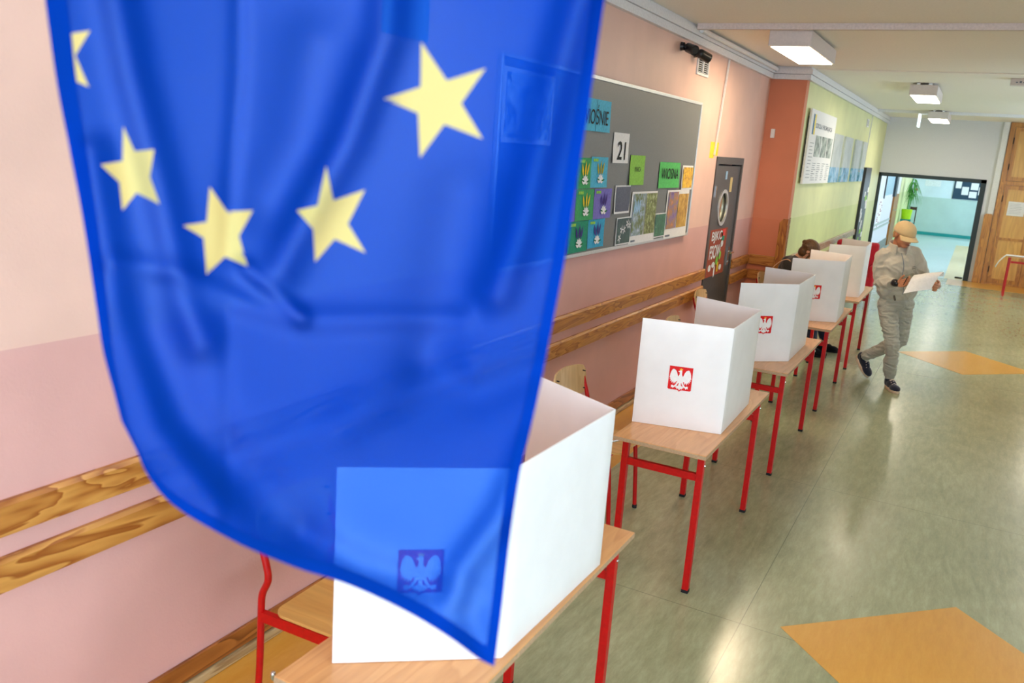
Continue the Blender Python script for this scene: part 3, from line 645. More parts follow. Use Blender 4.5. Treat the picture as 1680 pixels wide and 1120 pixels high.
# far wall opening frame
bm = nb()
box(bm, (.345, YE-.02, 0), (.44, YE+.06, 2.0)); box(bm, (2.27, YE-.02, 0), (2.365, YE+.06, 2.0)); box(bm, (.345, YE-.02, 1.93), (2.365, YE+.06, 2.0)); struct('door_3', bm, M['anthracite'])
bm = nb(); box(bm, (.44, YE+.0, 0), (.46, YE+.05, 1.93)); struct('trim_20', bm, M['anthracite'])
struct('trim_21', mkbox((2.475, YE-.06, 0), (2.58, YE+.001, ZC-.001)), M['white'])
bm = nb(); prism(bm, [(2.43, 0), (2.58, 0), (2.58, 1.33), (2.555, 1.36), (2.46, 1.36), (2.43, 1.33)], frame_ny(0, 0, YE-.061), .03); struct('trim_22', bm, M['cab_frame'])
tag(obj('door_stop', mkbox((2.12, YE+.28, 0), (2.26, YE+.32, .03), .004), M['rubber'], org=(2.19, YE+.3, 0)), 'small dark door stop on the floor in the wide opening', 'door stop')
# tall wooden cupboard
ct = thing('wall_cupboard', 'tall built-in golden wood cupboard with panelled doors at the far right', 'cupboard', (3.8, YE, 0))
bm = nb(); yf = YE-.08; ws = [2.59, 2.68, 3.24, 3.34, 3.90, 4.0, 4.56, 4.66]
box(bm, (2.59, yf, 0), (W_R-.01, YE+.055, .04)); box(bm, (2.59, yf, 1.93), (W_R-.01, YE+.055, 2.01)); box(bm, (2.59, yf, 3.02), (W_R-.01, YE+.055, ZC-.002))
for a, b in ((2.59, 2.68), (3.24, 3.34), (3.90, 4.0), (4.56, 4.66)): box(bm, (a, yf-.004, 0), (b, YE+.055, ZC-.002))
obj('carcass', bm, M['cab_frame'], ct)
for a, b in ((2.68, 3.24), (3.34, 3.90), (4.0, 4.56)):
    for z0, z1 in ((.04, 1.93), (2.01, 3.02)):
        bm = nb(); g = .075
        box(bm, (a+.004, yf-.012, z0+.004), (a+g, yf+.02, z1-.004)); box(bm, (b-g, yf-.012, z0+.004), (b-.004, yf+.02, z1-.004))
        for zz in ([z0+.004, z1-.079] + ([.88] if z0 < 1 else [])): box(bm, (a+g, yf-.012, zz), (b-g, yf+.02, zz+.075 if zz != .88 else zz+.05))
        dd = obj('door', bm, M['cab_frame'], ct); obj('door_panel', mkbox((a+g, yf+.002, z0+.05), (b-g, yf+.014, z1-.05)), M['cab_panel'], dd)
        bm = nb(); box(bm, (a-.006, yf-.02, z0+.2), (a+.012, yf-.01, z0+.32)); box(bm, (a-.006, yf-.02, z1-.32), (a+.012, yf-.01, z1-.2)); pieces('hinge', bm, M['rubber'], dd)
o = tag(obj('paper_notice', mkbox((2.80, yf-.016, 1.36), (3.09, yf-.013, 1.63)), M['paper'], org=(2.95, yf-.015, 1.36)), 'white sheet of paper taped to the wooden cupboard door', 'paper sheet')
bm = nb()
for k in range(7): box(bm, (2.83, yf-.0165, 1.585-.03*k), (3.0+.05*random.random(), yf-.016, 1.589-.03*k))
obj('text_lines', bm, M['ink_grey'], o)

# ceiling lamps
def lamp(x0, x1, y0, y1, label, mat, zt=3.075, zb=2.955):
    t = thing('ceiling_lamp', label, 'ceiling lamp', ((x0+x1)/2, (y0+y1)/2, zb), 0, 'box lamps on the ceiling')
    bm = nb(); box(bm, (x0, y0, zb), (x1, y1, zt), bev=.006); obj('housing', bm, M['lamp_body'], t)
    obj('diffuser', mkbox((x0+.02, y0+.03, zb-.006), (x1-.02, y1-.03, zb-.001)), mat, t)
    bm = nb()
    for xx in (x0+.07, x1-.11):
        for yy in (y0+.02, y1-.08): box(bm, (xx, yy, zt), (xx+.04, yy+.06, zt+.022))
    pieces('bracket', bm, M['chrome'], t)
lamp(.60, .93, 7.25, 8.50, 'largest box lamp, on the ceiling near the pink wall and cameras', M['lamp_warm'])
lamp(1.33, 1.64, 11.65, 12.9, 'middle box lamp, on the ceiling halfway down the hall', M['lamp_cool'])
lamp(1.28, 1.60, 16.6, 17.9, 'smallest box lamp, on the ceiling before the grey far wall', M['lamp_cool'])
lamp(.7, 1.03, 2.6, 3.85, 'box lamp on the ceiling above the flag, outside the picture', M['lamp_off'])
lamp(.7, 1.03, -2.2, -.95, 'box lamp on the ceiling at the near end of the hall', M['lamp_off'])
for y in (-2.2, 2.6, 7.3, 11.7, 16.6): lamp(3.75, 4.08, y, y+1.25, 'box lamp of the window-side row at %.1f metres down the hall' % y, M['lamp_row'])
for o in S.objects:
    if o.get('label', '').startswith('box lamp of the window-side'): o['label'] = 'box lamp in the row along the windows, outside the picture'; o['group'] = 'box lamps along the windows'
lamp(1.5, 1.85, 22.5, 23.75, 'box lamp on the ceiling of the corridor beyond the opening', M['lamp_off'], 2.88, 2.76)
lamp(1.5, 1.85, 28.0, 29.25, 'box lamp at the far end of the corridor ceiling', M['lamp_off'], 2.88, 2.76)
t = thing('emergency_light', 'white emergency light box on the ceiling at the right edge', 'emergency light', (2.7, 10.95, 3.03))
obj('housing', mkbox((2.37, 10.85, 3.03), (3.0, 11.0, ZC-.001), .005), M['lamp_body'], t)
bm = nb()
for k in range(9): box(bm, (2.42+.035*k, 10.846, 3.052), (2.44+.035*k, 10.851, 3.052+random.choice((.012, .02))))
obj('marking', bm, M['ink_grey'], t)
t = thing('exit_sign', 'small bright hanging sign seen edge-on beside the smallest lamp', 'sign', (1.12, 17.3, 2.82))
obj('arm', mkbox((1.1, 17.3, 3.06), (1.3, 17.33, 3.085)), M['white'], t)
obj('sign_panel', mkbox((1.10, 17.15, 2.84), (1.125, 17.5, 3.06)), M['sign_glow'], t)

# ------------------------------------------------------------------ school desks
HT = .735
def make_desk():
    t = thing('school_desk', '', 'desk', (0, 0, 0))
    L, Wd = 1.33, .455; obj('tabletop', mkbox((-.0, 0, HT-.022), (Wd, L, HT), .002), [M['desk']], t)
    obj('edge_strip', mkbox((-.0005, -.0006, HT-.02), (Wd+.0006, L+.0006, HT-.003)), M['desk_edge'], t)
    for x in (.04, Wd-.04):
        for y in (.09, L-.09):
            bm = nb(); box(bm, (x-.0155, y-.0155, .015), (x+.0155, y+.0155, HT-.022), bev=.002); lg = obj('leg', bm, M['red'], t)
            obj('rubber_foot', mkbox((x-.0165, y-.0165, 0), (x+.0165, y+.0165, .016)), M['rubber'], lg)
    for y in (.09, L-.09):
        obj('crossbar', mkbox((.0555, y-.012, .575), (Wd-.0555, y+.012, .61), .001), M['red'], t)
    for x in (.04, Wd-.04):
        obj('side_rail', mkbox((x-.01, .105, HT-.06), (x+.01, L-.105, HT-.023), .001), M['red'], t)
    bm = nb(); tube(bm, smooth_path([(.012, .085, .69), (-.03, .07, .675), (-.05, .05, .68), (-.045, .045, .70)], 5), .006); obj('bag_hook', bm, M['chrome'], t, smooth=True)
    bm = nb(); sph(bm, (Wd-.023, .09, .655), .006, 8); sph(bm, (Wd-.023, L-.09, .655), .006, 8); pieces('bolt', bm, M['chrome'], t)
    return t
dproto = make_desk()
dl = ['nearest school desk with red legs, its booth mostly behind the flag',
      'school desk with red legs, second in the row, clear of the flag',
      'school desk with red legs, third in the row, in front of the dark door',
      'school desk with red legs, fourth in the row, screening the seated woman',
      'farthest school desk with red legs, the seated woman leans over it']
DY = [(.945, 1.41), (.935, 3.69), (.935, 5.575), (.935, 7.39), (.935, 9.24)]
desks = []
for i, (x, y) in enumerate(DY):
    o = dproto if i == 0 else copy_tree(dproto); o.location = (x, y, 0); tag(o, dl[i], 'desk', 'school desks in a row'); desks.append(o)

# ------------------------------------------------------------------ chairs
def make_chair():
    t = thing('school_chair', '', 'chair', (0, 0, 0))
    # seat, slightly dished, rounded corners; rear edge x=0
    def rr(x0, x1, y0, y1, r, n=6):
        P = []
        for cx, cy, a0 in ((x1-r, y1-r, 0), (x0+r, y1-r, PI/2), (x0+r, y0+r, PI), (x1-r, y0+r, 1.5*PI)):
            for k in range(n+1): a = a0+PI/2*k/n; P.append((cx+r*math.cos(a), cy+r*math.sin(a)))
        return P
    bm = nb(); prism(bm, rr(0, .37, -.19, .19, .05), Matrix.Translation((0, 0, .437)), .011)
    obj('seat', baked(bm, [('BEVEL', dict(width=.003, segments=2, limit_method='ANGLE'))]), M['ply'], t)
    # backrest curved
    bm = nb(); n = 16; g = []
    for i in range(n+1):
        u = -1+2*i/n; y = .195*u; x = -.045-.03*(1-u*u); col = []
        e = (1-max(0, abs(u)-.8)/.2)
        cut = .028*(1-math.sqrt(max(0, 1-((max(0, abs(u)-.82))/.18)**2)))
        arch = .018*(1-u*u)
        for j in range(7):
            v = j/6; z = .635+cut+(.165+arch-2*cut)*v; col.append(bm.verts.new((x-.02*v, y, z)))
        g.append(col)
    for i in range(n):
        for j in range(6): bm.faces.new((g[i][j], g[i+1][j], g[i+1][j+1], g[i][j+1]))
    br = obj('backrest', baked(bm, [('SOLIDIFY', dict(thickness=.011, offset=0))]), M['ply_back'], t, smooth=True, sharp=50)
    bm = nb()
    for yy in (-.165, .165):
        for zz in (.665, .77): cyl(bm, (-.066, yy, zz), (-.047+.02*(zz < .7)*.3, yy, zz), .004, .004, 8)
    pieces('rivet', bm, M['cam_black'], br)
    for s in (-1, 1):
        y = .185*s
        bm = nb(); tube(bm, smooth_path([(-.07, y, .012), (-.055, y, .25), (-.05, y, .44), (-.045, y, .50), (-.02, y, .56), (-.03, y, .62), (-.058, y, .70), (-.075, y, .765)], 6), .0125, 10)
        lg = obj('rear_leg', bm, M['red'], t, smooth=True, sharp=60)
        bm = nb(); tube(bm, [(-.07, y, 0), (-.07, y, .02)], .0145); obj('rubber_foot', bm, M['rubber'], lg)
        bm = nb(); tube(bm, smooth_path([(.345, y, .012), (.325, y, .25), (.305, y, .42)], 4), .0125, 10)
        lg = obj('front_leg', bm, M['red'], t, smooth=True, sharp=60)
        bm = nb(); tube(bm, [(.345, y, 0), (.345, y, .02)], .0145); obj('rubber_foot', bm, M['rubber'], lg)
        bm = nb(); box(bm, (-.05, y-.011, .40), (.31, y+.011, .436)); obj('side_rail', bm, M['red'], t)
    bm = nb(); box(bm, (.28, -.18, .405), (.30, .18, .43)); box(bm, (.03, -.18, .405), (.05, .18, .43)); pieces('stretcher', bm, M['red'], t)
    return t
cproto = make_chair()
chairs = [((.395, 2.16), 0.03, 'yellow plywood school chair behind the nearest desk, half hidden by the flag'),
          ((.435, 4.41), -.05, 'plywood school chair with red frame between the wall and the second desk'),
          ((.395, 6.44), .04, 'plywood school chair peeking above the booth by the third desk'),
          ((.165, 8.0), .0, 'plywood school chair against the wall beside the dark door'),
          ((.31, 9.95), .0, 'plywood school chair the woman in the dark jacket sits on')]
for i, (p, rz, lab) in enumerate(chairs):
    o = cproto if i == 0 else copy_tree(cproto); o.location = (p[0], p[1], 0); o.rotation_euler = (0, 0, rz); tag(o, lab, 'chair', 'plywood school chairs behind the desks')

# ------------------------------------------------------------------ voting booths
def eagle_polys():
    wing = [(.05, .10), (.10, .10), (.13, .17), (.16, .27), (.22, .37), (.31, .42), (.36, .40), (.41, .31), (.44, .20), (.45, .10), (.47, .02), (.42, .03), (.46, -.07), (.40, -.03), (.42, -.15), (.36, -.09), (.36, -.22), (.30, -.13), (.285, -.26), (.24, -.15), (.215, -.24), (.17, -.12), (.12, -.12), (.05, -.05)]
    body = [(-.05, .30), (0, .36), (.05, .30), (.05, .2), (.10, .10), (.12, 0), (.10, -.12), (.05, -.2), (-.05, -.2), (-.10, -.12), (-.12, 0), (-.10, .10), (-.05, .2)]
    leg = [(.05, -.12), (.13, -.12), (.17, -.24), (.24, -.33), (.30, -.30), (.37, -.31), (.35, -.36), (.37, -.42), (.31, -.39), (.28, -.45), (.24, -.39), (.16, -.36), (.09, -.24)]
    tail = [(0, -.18), (.05, -.22), (.06, -.30), (.13, -.33), (.18, -.40), (.12, -.41), (.11, -.46), (.05, -.43), (0, -.51), (-.05, -.43), (-.11, -.46), (-.12, -.41), (-.18, -.40), (-.13, -.33), (-.06, -.30), (-.05, -.22)]
    head = [(.05, .33), (.03, .385), (-.03, .39), (-.06, .36), (-.12, .34), (-.10, .315), (-.06, .31), (-.05, .27), (.05, .26)]
    mir = lambda P: [(-x, y) for x, y in P][::-1]
    return [wing, mir(wing), body, leg, mir(leg), tail, head]
EAG = eagle_polys()
def booth(i, P, label, z0=HT+.001, h=.535):
    A, B, C, D = [V((*p, 0)) for p in P]; T = .006
    c = (A+B+C+D)/4; t = thing('voting_booth', label, 'voting booth', (c.x, c.y, z0), 0, 'white voting booths on the desks')
    for a, b, dent in ((A, B, 0), (B, C, 1), (C, D, 0)):
        d_ = (b-a).normalized(); n_ = V((d_.y, -d_.x, 0)); L = (b-a).length
        fr = Matrix(((d_.x, 0, n_.x, a.x), (d_.y, 0, n_.y, a.y), (0, 1, 0, z0), (0, 0, 0, 1)))
        bm = nb(); nx = 10; g = []
        for k in range(nx+1):
            g.append([bm.verts.new(fr @ V((L*k/nx, h*j/6, .004*math.sin(PI*k/nx)*math.sin(PI*j/6)*(1 if i % 2 else -1)))) for j in range(7)])
        for k in range(nx):
            for j in range(6): bm.faces.new((g[k][j], g[k+1][j], g[k+1][j+1], g[k][j+1]))
        me = baked(bm, [('SOLIDIFY', dict(thickness=T, offset=0)), ('BEVEL', dict(width=.0018, segments=2, limit_method='ANGLE'))])
        pn = obj('panel', me, M['booth'], t, smooth=True, sharp=40)
        if a is A:
            fr2 = fr @ Matrix.Translation((L*.49, h*.475, T/2+.0045 if i % 2 else T/2+.0005)); w = .114
            sh = [(-.5, .54), (.5, .54), (.5, -.46), (.46, -.5), (.12, -.5), (.05, -.52), (0, -.57), (-.05, -.52), (-.12, -.5), (-.46, -.5), (-.5, -.46)]
            bm = nb(); prism(bm, [(x*w, y*w) for x, y in sh], fr2, .0006); em = obj('emblem', bm, M['emblem_red'], t)
            bm = nb()
            for q, P_ in enumerate(EAG): prism(bm, [(x*w, y*w) for x, y in P_], fr2 @ Matrix.Translation((0, 0, .0005)), .0006+.00005*q)
            obj('eagle', bm, M['emblem_white'], em)
            cr = [(-.05, .385), (.05, .385), (.075, .47), (.03, .44), (0, .49), (-.03, .44), (-.075, .47)]
            bm = nb(); prism(bm, [(x*w, y*w) for x, y in cr], fr2 @ Matrix.Translation((0, 0, .0005)), .0012); obj('crown', bm, M['emblem_gold'], em)
    return t
booth(0, [(1.028, 1.53), (1.376, 1.796), (1.389, 2.437), (.992, 2.637)], 'nearest white voting booth, its emblem seen through the blue flag')
booth(1, [(.932, 3.948), (1.358, 4.048), (1.343, 4.69), (.944, 4.835)], 'white voting booth with the whole red eagle emblem in plain view')
booth(2, [(1.003, 5.633), (1.320, 5.935), (1.316, 6.615), (.935, 6.683)], 'white voting booth third from the viewer, emblem beside the near booth corner')
booth(3, [(.972, 7.577), (1.370, 7.795), (1.347, 8.413), (.961, 8.547)], 'cream-lit voting booth fourth from the viewer, in front of the seated woman')
booth(4, [(1.009, 9.375), (1.346, 9.54), (1.329, 10.2), (1.0, 10.37)], 'farthest voting booth, beside the walking man, its emblem nearly hidden')

# ------------------------------------------------------------------ red armchair far behind the booths, right-hand table
t = thing('red_armchair', 'red upholstered armchair behind the farthest voting booth', 'armchair', (.78, 13.9, 0))
obj('seat', mkbox((.47, 13.55, .33), (1.08, 14.15, .50), .03), M['red_seat'], t)
bm = nb(); box(bm, (.47, 14.05, .42), (1.08, 14.22, .96), bev=.04); obj('backrest', bm, M['red_seat'], t)
for a in (.43, 1.03): obj('armrest', mkbox((a, 13.55, .34), (a+.09, 14.15, .66), .03), M['red_seat'], t)
for x in (.5, 1.05):
    for y in (13.6, 14.15): obj('leg', mkbox((x-.02, y-.02, 0), (x+.02, y+.02, .335)), M['alu'], t)
t = thing('side_table', 'table with red legs and white paper at the right edge, before the wooden cupboard', 'table', (3.6, 17.75, 0))
obj('tabletop', mkbox((2.9, 17.5, .70), (4.3, 18.0, .72), .002), M['desk'], t)
for x in (2.95, 4.25):
    for y in (17.56, 17.94): obj('leg', mkbox((x-.016, y-.016, 0), (x+.016, y+.016, .70)), M['red'], t)
obj('side_rail', mkbox((2.97, 17.55, .60), (4.23, 17.57, .635)), M['red'], t)
bm = nb(); g = []
pr = [(2.75, .50), (2.79, .60), (2.845, .68), (2.885, .725), (2.95, .728), (3.6, .728)]
for x, z in pr: g.append([bm.verts.new((x, y, z)) for y in (17.49, 17.75)])
for a, b in zip(g, g[1:]): bm.faces.new((a[0], b[0], b[1], a[1]))
tag(obj('paper_sheets', baked(bm, [('SOLIDIFY', dict(thickness=.004, offset=1))]), M['paper'], org=(3.2, 17.6, .72)), 'white paper sheets drooping over the end of the right-hand table', 'paper sheet')

# things in the corridor beyond
t = thing('potted_palm', 'green palm in a lime pot in the corridor beyond the opening', 'plant', (.42, 29.0, 0))
obj('stand', mkbox((.28, 28.85, 0), (.56, 29.15, .62)), M['teal_obj'], t)
bm = nb(); cyl(bm, (.42, 29, .62), (.42, 29, .92), .13, .16, 20); obj('pot', bm, M['lime_pot'], t)
bm = nb(); tube(bm, [(.42, 29, .9), (.43, 29, 1.25), (.46, 29, 1.55)], .018); tube(bm, [(.46, 29, .9), (.5, 29, 1.3)], .014); pieces('stem', bm, M['leafgreen'], t)
bm = nb()
for k in range(80):
    a = random.random()*2*PI; b_ = V((.45+.03*random.random(), 29, 1.35+.5*random.random())); L = .22+.2*random.random(); w = .028
    pts = [b_+V((math.cos(a)*(.55 if math.cos(a) < 0 else .8)+.05, math.sin(a), 0))*L*s+V((0, 0, .18*s-.5*s*s)) for s in (0, .33, .66, 1)]
    sd = V((-math.sin(a), math.cos(a), 0))*w
    vs = [(bm.verts.new(p-sd*(1-i/3.2)), bm.verts.new(p+sd*(1-i/3.2))) for i, p in enumerate(pts)]
    for x_, y_ in zip(vs, vs[1:]): bm.faces.new((x_[0], y_[0], y_[1], x_[1]))
obj('fronds', baked(bm, [('SOLIDIFY', dict(thickness=.002, offset=0))]), M['leafgreen'], t)
t = thing('dark_chair', 'dark brown chair beside the potted palm in the corridor', 'chair', (.53, 29.8, 0))
bm = nb()
for x in (.45, .62):
    box(bm, (x-.015, 29.65, 0), (x+.015, 29.68, .45)); box(bm, (x-.015, 29.95, 0), (x+.015, 29.98, .98))
obj('frame', bm, plain('dark_brown_wood', (60, 36, 26), .5), t); obj('seat', mkbox((.43, 29.63, .45), (.64, 30.0, .48)), M['teal_obj'], t); obj('backrest', mkbox((.465, 29.95, .88), (.605, 29.98, .97)), plain('dark_brown_back', (66, 40, 28), .5), t)
t = thing('corridor_noticeboard', 'dark blue notice board with white papers on the far teal wall', 'notice board', (1.95, YF, 1.27))
obj('panel', mkbox((1.50, YF-.03, 1.27), (2.45, YF-.001, 1.93)), plain('navy_felt', (44, 70, 90), .8), t)
for a, b, c, d_ in ((1.55, 1.72, 1.62, 1.84), (1.75, 1.95, 1.42, 1.68), (2.0, 2.22, 1.6, 1.82), (1.98, 2.2, 1.34, 1.54), (2.24, 2.4, 1.45, 1.7), (1.6, 1.8, 1.87, 1.91)): obj('paper', mkbox((a, YF-.034, c), (b, YF-.03, d_)), M['paper'], t)
tag(obj('wall_sign', mkbox((.62, YF-.01, 1.62), (1.1, YF-.001, 1.82)), plain('pale_sign', (226, 232, 238), .6), org=(.85, YF, 1.62)), 'faint pale sign on the far wall of the corridor', 'sign')
for k, (z, c, lab) in enumerate(((1.47, (200, 60, 70), 'small red round sticker on the far corridor wall'), (1.33, (60, 70, 90), 'small dark ring sticker on the far corridor wall'))):
    bm = nb(); prism(bm, [(.38-.05*k+.05*math.cos(a*PI/8), z+.05*math.sin(a*PI/8)) for a in range(16)], frame_ny(0, 0, YF-.001), .004, [] if k == 0 else [[(.33+.025*math.cos(a*PI/8), z+.025*math.sin(a*PI/8)) for a in range(16)]])
    tag(obj('round_sticker', bm, plain('sticker%d' % k, c, .6), org=(.35, YF, z)), lab, 'sticker')

# ------------------------------------------------------------------ people
VOX = lambda v, n=6, f=.6: [('REMESH', dict(mode='VOXEL', voxel_size=v, use_smooth_shade=True)), ('SMOOTH', dict(factor=f, iterations=n))]
def limb(bm, chain, seg=14):
    for p, r in chain: sph(bm, p, r, seg)
    for (p, r), (q, s) in zip(chain, chain[1:]):
        if (V(p)-V(q)).length > 1e-4: cyl(bm, p, q, r, s, seg)
def basis(fwd, up):
    f = V(fwd).normalized(); l = V(up).cross(f).normalized(); u = f.cross(l).normalized()
    # columns: left, forward, up
    return Matrix(((l.x, f.x, u.x), (l.y, f.y, u.y), (l.z, f.z, u.z)))
def head_bm(bm, c, R, s=1.0):
    P = lambda x, y, z: V(c)+R @ V((x*s, y*s, z*s))
    sph(bm, P(0, -.012, .03), (.076*s, .094*s, .09*s), 24, R)       # cranium
    sph(bm, P(0, .02, -.03), (.062*s, .07*s, .085*s), 20, R)        # face
    sph(bm, P(0, .05, -.085), (.036*s, .034*s, .03*s), 16, R)       # chin
    sph(bm, P(0, .07, .02), (.05*s, .02*s, .016*s), 14, R)          # brow
    sph(bm, P(.03, .066, -.03), (.022*s, .02*s, .02*s), 12, R); sph(bm, P(-.03, .066, -.03), (.022*s, .02*s, .02*s), 12, R)
    limb(bm, [(P(0, .085, .012), .009*s), (P(0, .103, -.022), .012*s), (P(0, .107, -.03), .014*s)], 10)
    for e in (-1, 1): sph(bm, P(.015*e, .093, -.034), .009*s, 8); sph(bm, P(.078*e, -.012, -.005), (.01*s, .02*s, .032*s), 12, R)
    sph(bm, P(0, .086, -.062), (.024*s, .012*s, .009*s), 12, R)
    return P
def hand(bm, wrist, palm_end, nrm, side, curl, r=.0085):
    """palm from wrist to palm_end; nrm = palm normal (towards the gripped thing); side = direction of the thumb"""
    w, e = V(wrist), V(palm_end); d_ = (e-w).normalized(); n_ = V(nrm).normalized(); s_ = (V(side)-V(side).dot(d_)*d_).normalized()
    R = Matrix(((s_.x, d_.x, n_.x), (s_.y, d_.y, n_.y), (s_.z, d_.z, n_.z)))
    L = (e-w).length
    sph(bm, (w+e)/2+d_*.005, (.040, L*.62, .015), 16, R); sph(bm, w, (.026, .03, .019), 12, R)
    for k, (off, ln) in enumerate(((.030, .070), (.010, .078), (-.010, .072), (-.029, .056))):
        b = e+s_*off-d_*.012; a = curl
        p1 = b+(d_*math.cos(a*.4)+n_*math.sin(a*.4))*ln*.45; p2 = p1+(d_*math.cos(a)+n_*math.sin(a))*ln*.32; p3 = p2+(d_*math.cos(a*1.5)+n_*math.sin(a*1.5))*ln*.25
        limb(bm, [(b, r*1.05), (p1, r), (p2, r*.92), (p3, r*.8)], 10)
    tb_ = w+d_*L*.35+s_*.032; t1 = tb_+(s_*.6+d_*.7+n_*.3).normalized()*.034; t2 = t1+(s_*.15+d_*.8+n_*.5).normalized()*.03
    limb(bm, [(w+d_*L*.25+s_*.012, .016), (tb_, .012), (t1, .0105), (t2, .0085)], 10)

# ---- walking man
Fm = V((.46, -.89, 0)).normalized(); Lm = V((.89, .46, 0)).normalized(); UP = V((0, 0, 1))
Rb = basis(Fm, UP)
J = dict(pel=V((1.755, 8.83, .86)), hr=V((1.685, 8.80, .82)), hl=V((1.825, 8.87, .82)), kr=V((1.797, 8.73, .43)), ar=V((1.812, 8.83, .10)),
         kl=V((1.845, 8.95, .455)), al=V((1.525, 9.14, .20)), waist=V((1.74, 8.80, 1.0)), chest=V((1.715, 8.78, 1.17)), neck=V((1.695, 8.76, 1.36)),
         sr=V((1.59, 8.72, 1.27)), sl=V((1.84, 8.85, 1.305)), er=V((1.60, 8.75, 1.03)), wr=V((1.745, 8.53, 1.055)), el=V((1.955, 8.82, 1.10)), wl=V((2.085, 8.52, 1.085)), hd=V((1.737, 8.70, 1.49)))
man = thing('person', 'man in beige cap and grey fleece walking while reading papers', 'person', (1.78, 8.85, 0))
hf = V((.60, -.70, -.33)).normalized(); Rh = basis(hf, UP)
bm = nb()
P = head_bm(bm, J['hd'], Rh, .98)
limb(bm, [(J['hd']+Rh @ V((0, -.03, -.05)), .052), (J['neck'], .055)])
sph(bm, J['chest'], (.15, .10, .17), 16, Rb); sph(bm, J['waist'], (.135, .10, .16), 16, Rb); sph(bm, J['pel'], (.14, .105, .11), 16, Rb)
for s_, e_, w_ in (('sr', 'er', 'wr'), ('sl', 'el', 'wl')): limb(bm, [(J['neck']-UP*.05, .05), (J[s_], .048), (J[e_], .036), (J[w_], .026)])
for h_, k_, a_ in (('hr', 'kr', 'ar'), ('hl', 'kl', 'al')): limb(bm, [(J[h_], .07), (J[k_], .048), (J[a_], .034)])
paper_dir = V((.18, -.12, .03))
hand(bm, J['wr']+V((.012, -.018, .003)), J['wr']+V((.075, -.075, .018)), V((.1, -.35, .9)), V((-.3, .35, .9)), .7)
hand(bm, J['wl']+V((.0, -.01, 0)), J['wl']+V((.006, -.095, -.012)), V((-.8, -.5, .3)), V((.2, -.5, .8)), 1.0)
# feet inside shoes
limb(bm, [(J['ar']-UP*.03, .026), (J['ar']+Fm*.09-UP*.06, .018)]); limb(bm, [(J['al'], .026), (V((1.545, 9.155, .10)), .018)])
obj('body', baked(bm, VOX(.0042, 4)), M['skin'], man, smooth=True)
bm = nb()
for e in (-1, 1): sph(bm, P(.03*e, .076, .0), (.011, .007, .005), 10, Rh)
pieces('eye', bm, M['eyew'], man, smooth=True)
bm = nb(); sph(bm, P(0, .094, -.063), (.022, .006, .005), 10, Rh); obj('mouth', bm, M['lip'], man, smooth=True)
bm = nb()
for k in range(60):
    a = PI*(1.02+.96*random.random()); z = .012-.05*random.random(); sph(bm, P(.079*math.cos(a), -.012+.094*math.sin(a), z), (.009, .009, .022), 8, Rh)
obj('hair', baked(bm, VOX(.004, 3)), M['hair_m'], man, smooth=True)
# cap
cp = bpy.data.objects.new('cap', None); COL.objects.link(cp); cp.parent = man; cp.matrix_basis = Matrix.Identity(4)
def PC(x, y, z): return J['hd']+Rh @ V((x, y-.012, z+.028))
bm = nb(); n = 32; m_ = 10; g = []
for j in range(m_+1):
    ph = PI/2*j/m_; row = []
    for i in range(n):
        a = 2*PI*i/n; k = 1+.012*abs(math.sin(3*a)); dent = 1-.03*math.exp(-((a-PI/2)/.5)**2)*math.sin(ph*2)
        row.append(bm.verts.new(PC(.090*math.cos(a)*math.cos(ph)*k, .112*math.sin(a)*math.cos(ph)*k*dent, -.008+.100*math.sin(ph)**.85 if ph > 0 else -.012)))
    g.append(row)
for j in range(m_):
    for i in range(n):
        try: bm.faces.new((g[j][i], g[j][(i+1) % n], g[j+1][(i+1) % n], g[j+1][i]))
        except ValueError: pass
bmesh.ops.remove_doubles(bm, verts=bm.verts, dist=.0005)
obj('crown', baked(bm, [('SOLIDIFY', dict(thickness=.003, offset=0))]), M['cap'], cp, smooth=True)
bm = nb(); g = []
for i in range(17):
    a = PI/2+(-1+2*i/16)*1.12; row = []
    for j in range(6):
        v = j/5; ext = .066*math.cos((a-PI/2)*.75)**.7*v
        x = .090*math.cos(a); y = .112*math.sin(a); row.append(bm.verts.new(PC(x*(1+.12*v), y+ext, -.012-.018*v-.35*x*x/.1*(.3+v)*.55)))
    g.append(row)
for a_, b_ in zip(g, g[1:]):
    for j in range(5): bm.faces.new((a_[j], b_[j], b_[j+1], a_[j+1]))
obj('brim', baked(bm, [('SOLIDIFY', dict(thickness=.004, offset=0))]), M['cap'], cp, smooth=True)
bm = nb(); sph(bm, PC(0, 0, .094), (.008, .008, .005), 10, Rh); obj('cap_button', bm, M['cap'], cp)
# fleece jacket
bm = nb()
sph(bm, J['chest']+V((0, 0, .0)), (.188, .135, .19), 20, Rb); sph(bm, J['waist'], (.182, .14, .17), 20, Rb); sph(bm, J['pel']+V((-.01, 0, .09)), (.185, .145, .115), 20, Rb)
limb(bm, [(J['neck']-UP*.035, .078), (J['sr']+V((.01, 0, -.0)), .072)]); limb(bm, [(J['neck']-UP*.035, .078), (J['sl'], .072)])
limb(bm, [(J['sr'], .076), (J['sr']*.5+J['er']*.5+V((-.012, .0, 0)), .072), (J['er'], .064), (J['er']*.5+J['wr']*.5, .057), (J['wr']-V((.03, -.045, 0)), .045)])
limb(bm, [(J['sl'], .074), (J['sl']*.5+J['el']*.5, .07), (J['el'], .062), (J['el']*.5+J['wl']*.5, .055), (J['wl']+V((-.01, .04, 0)), .043)])
for k in range(5):  # folds at elbows and waist
    sph(bm, J['er']+V((.03*k-.02, -.03*k, .02*(k % 2))), (.058, .02, .06), 12, Rb)
me = baked(bm, VOX(.0065, 5)+[('DISPLACE', dict(strength=.008, mid_level=.5, texture=(lambda tx: (setattr(tx, 'noise_scale', .09), tx)[1])(bpy.data.textures.new('folds', 'CLOUDS')), texture_coords='LOCAL'))])
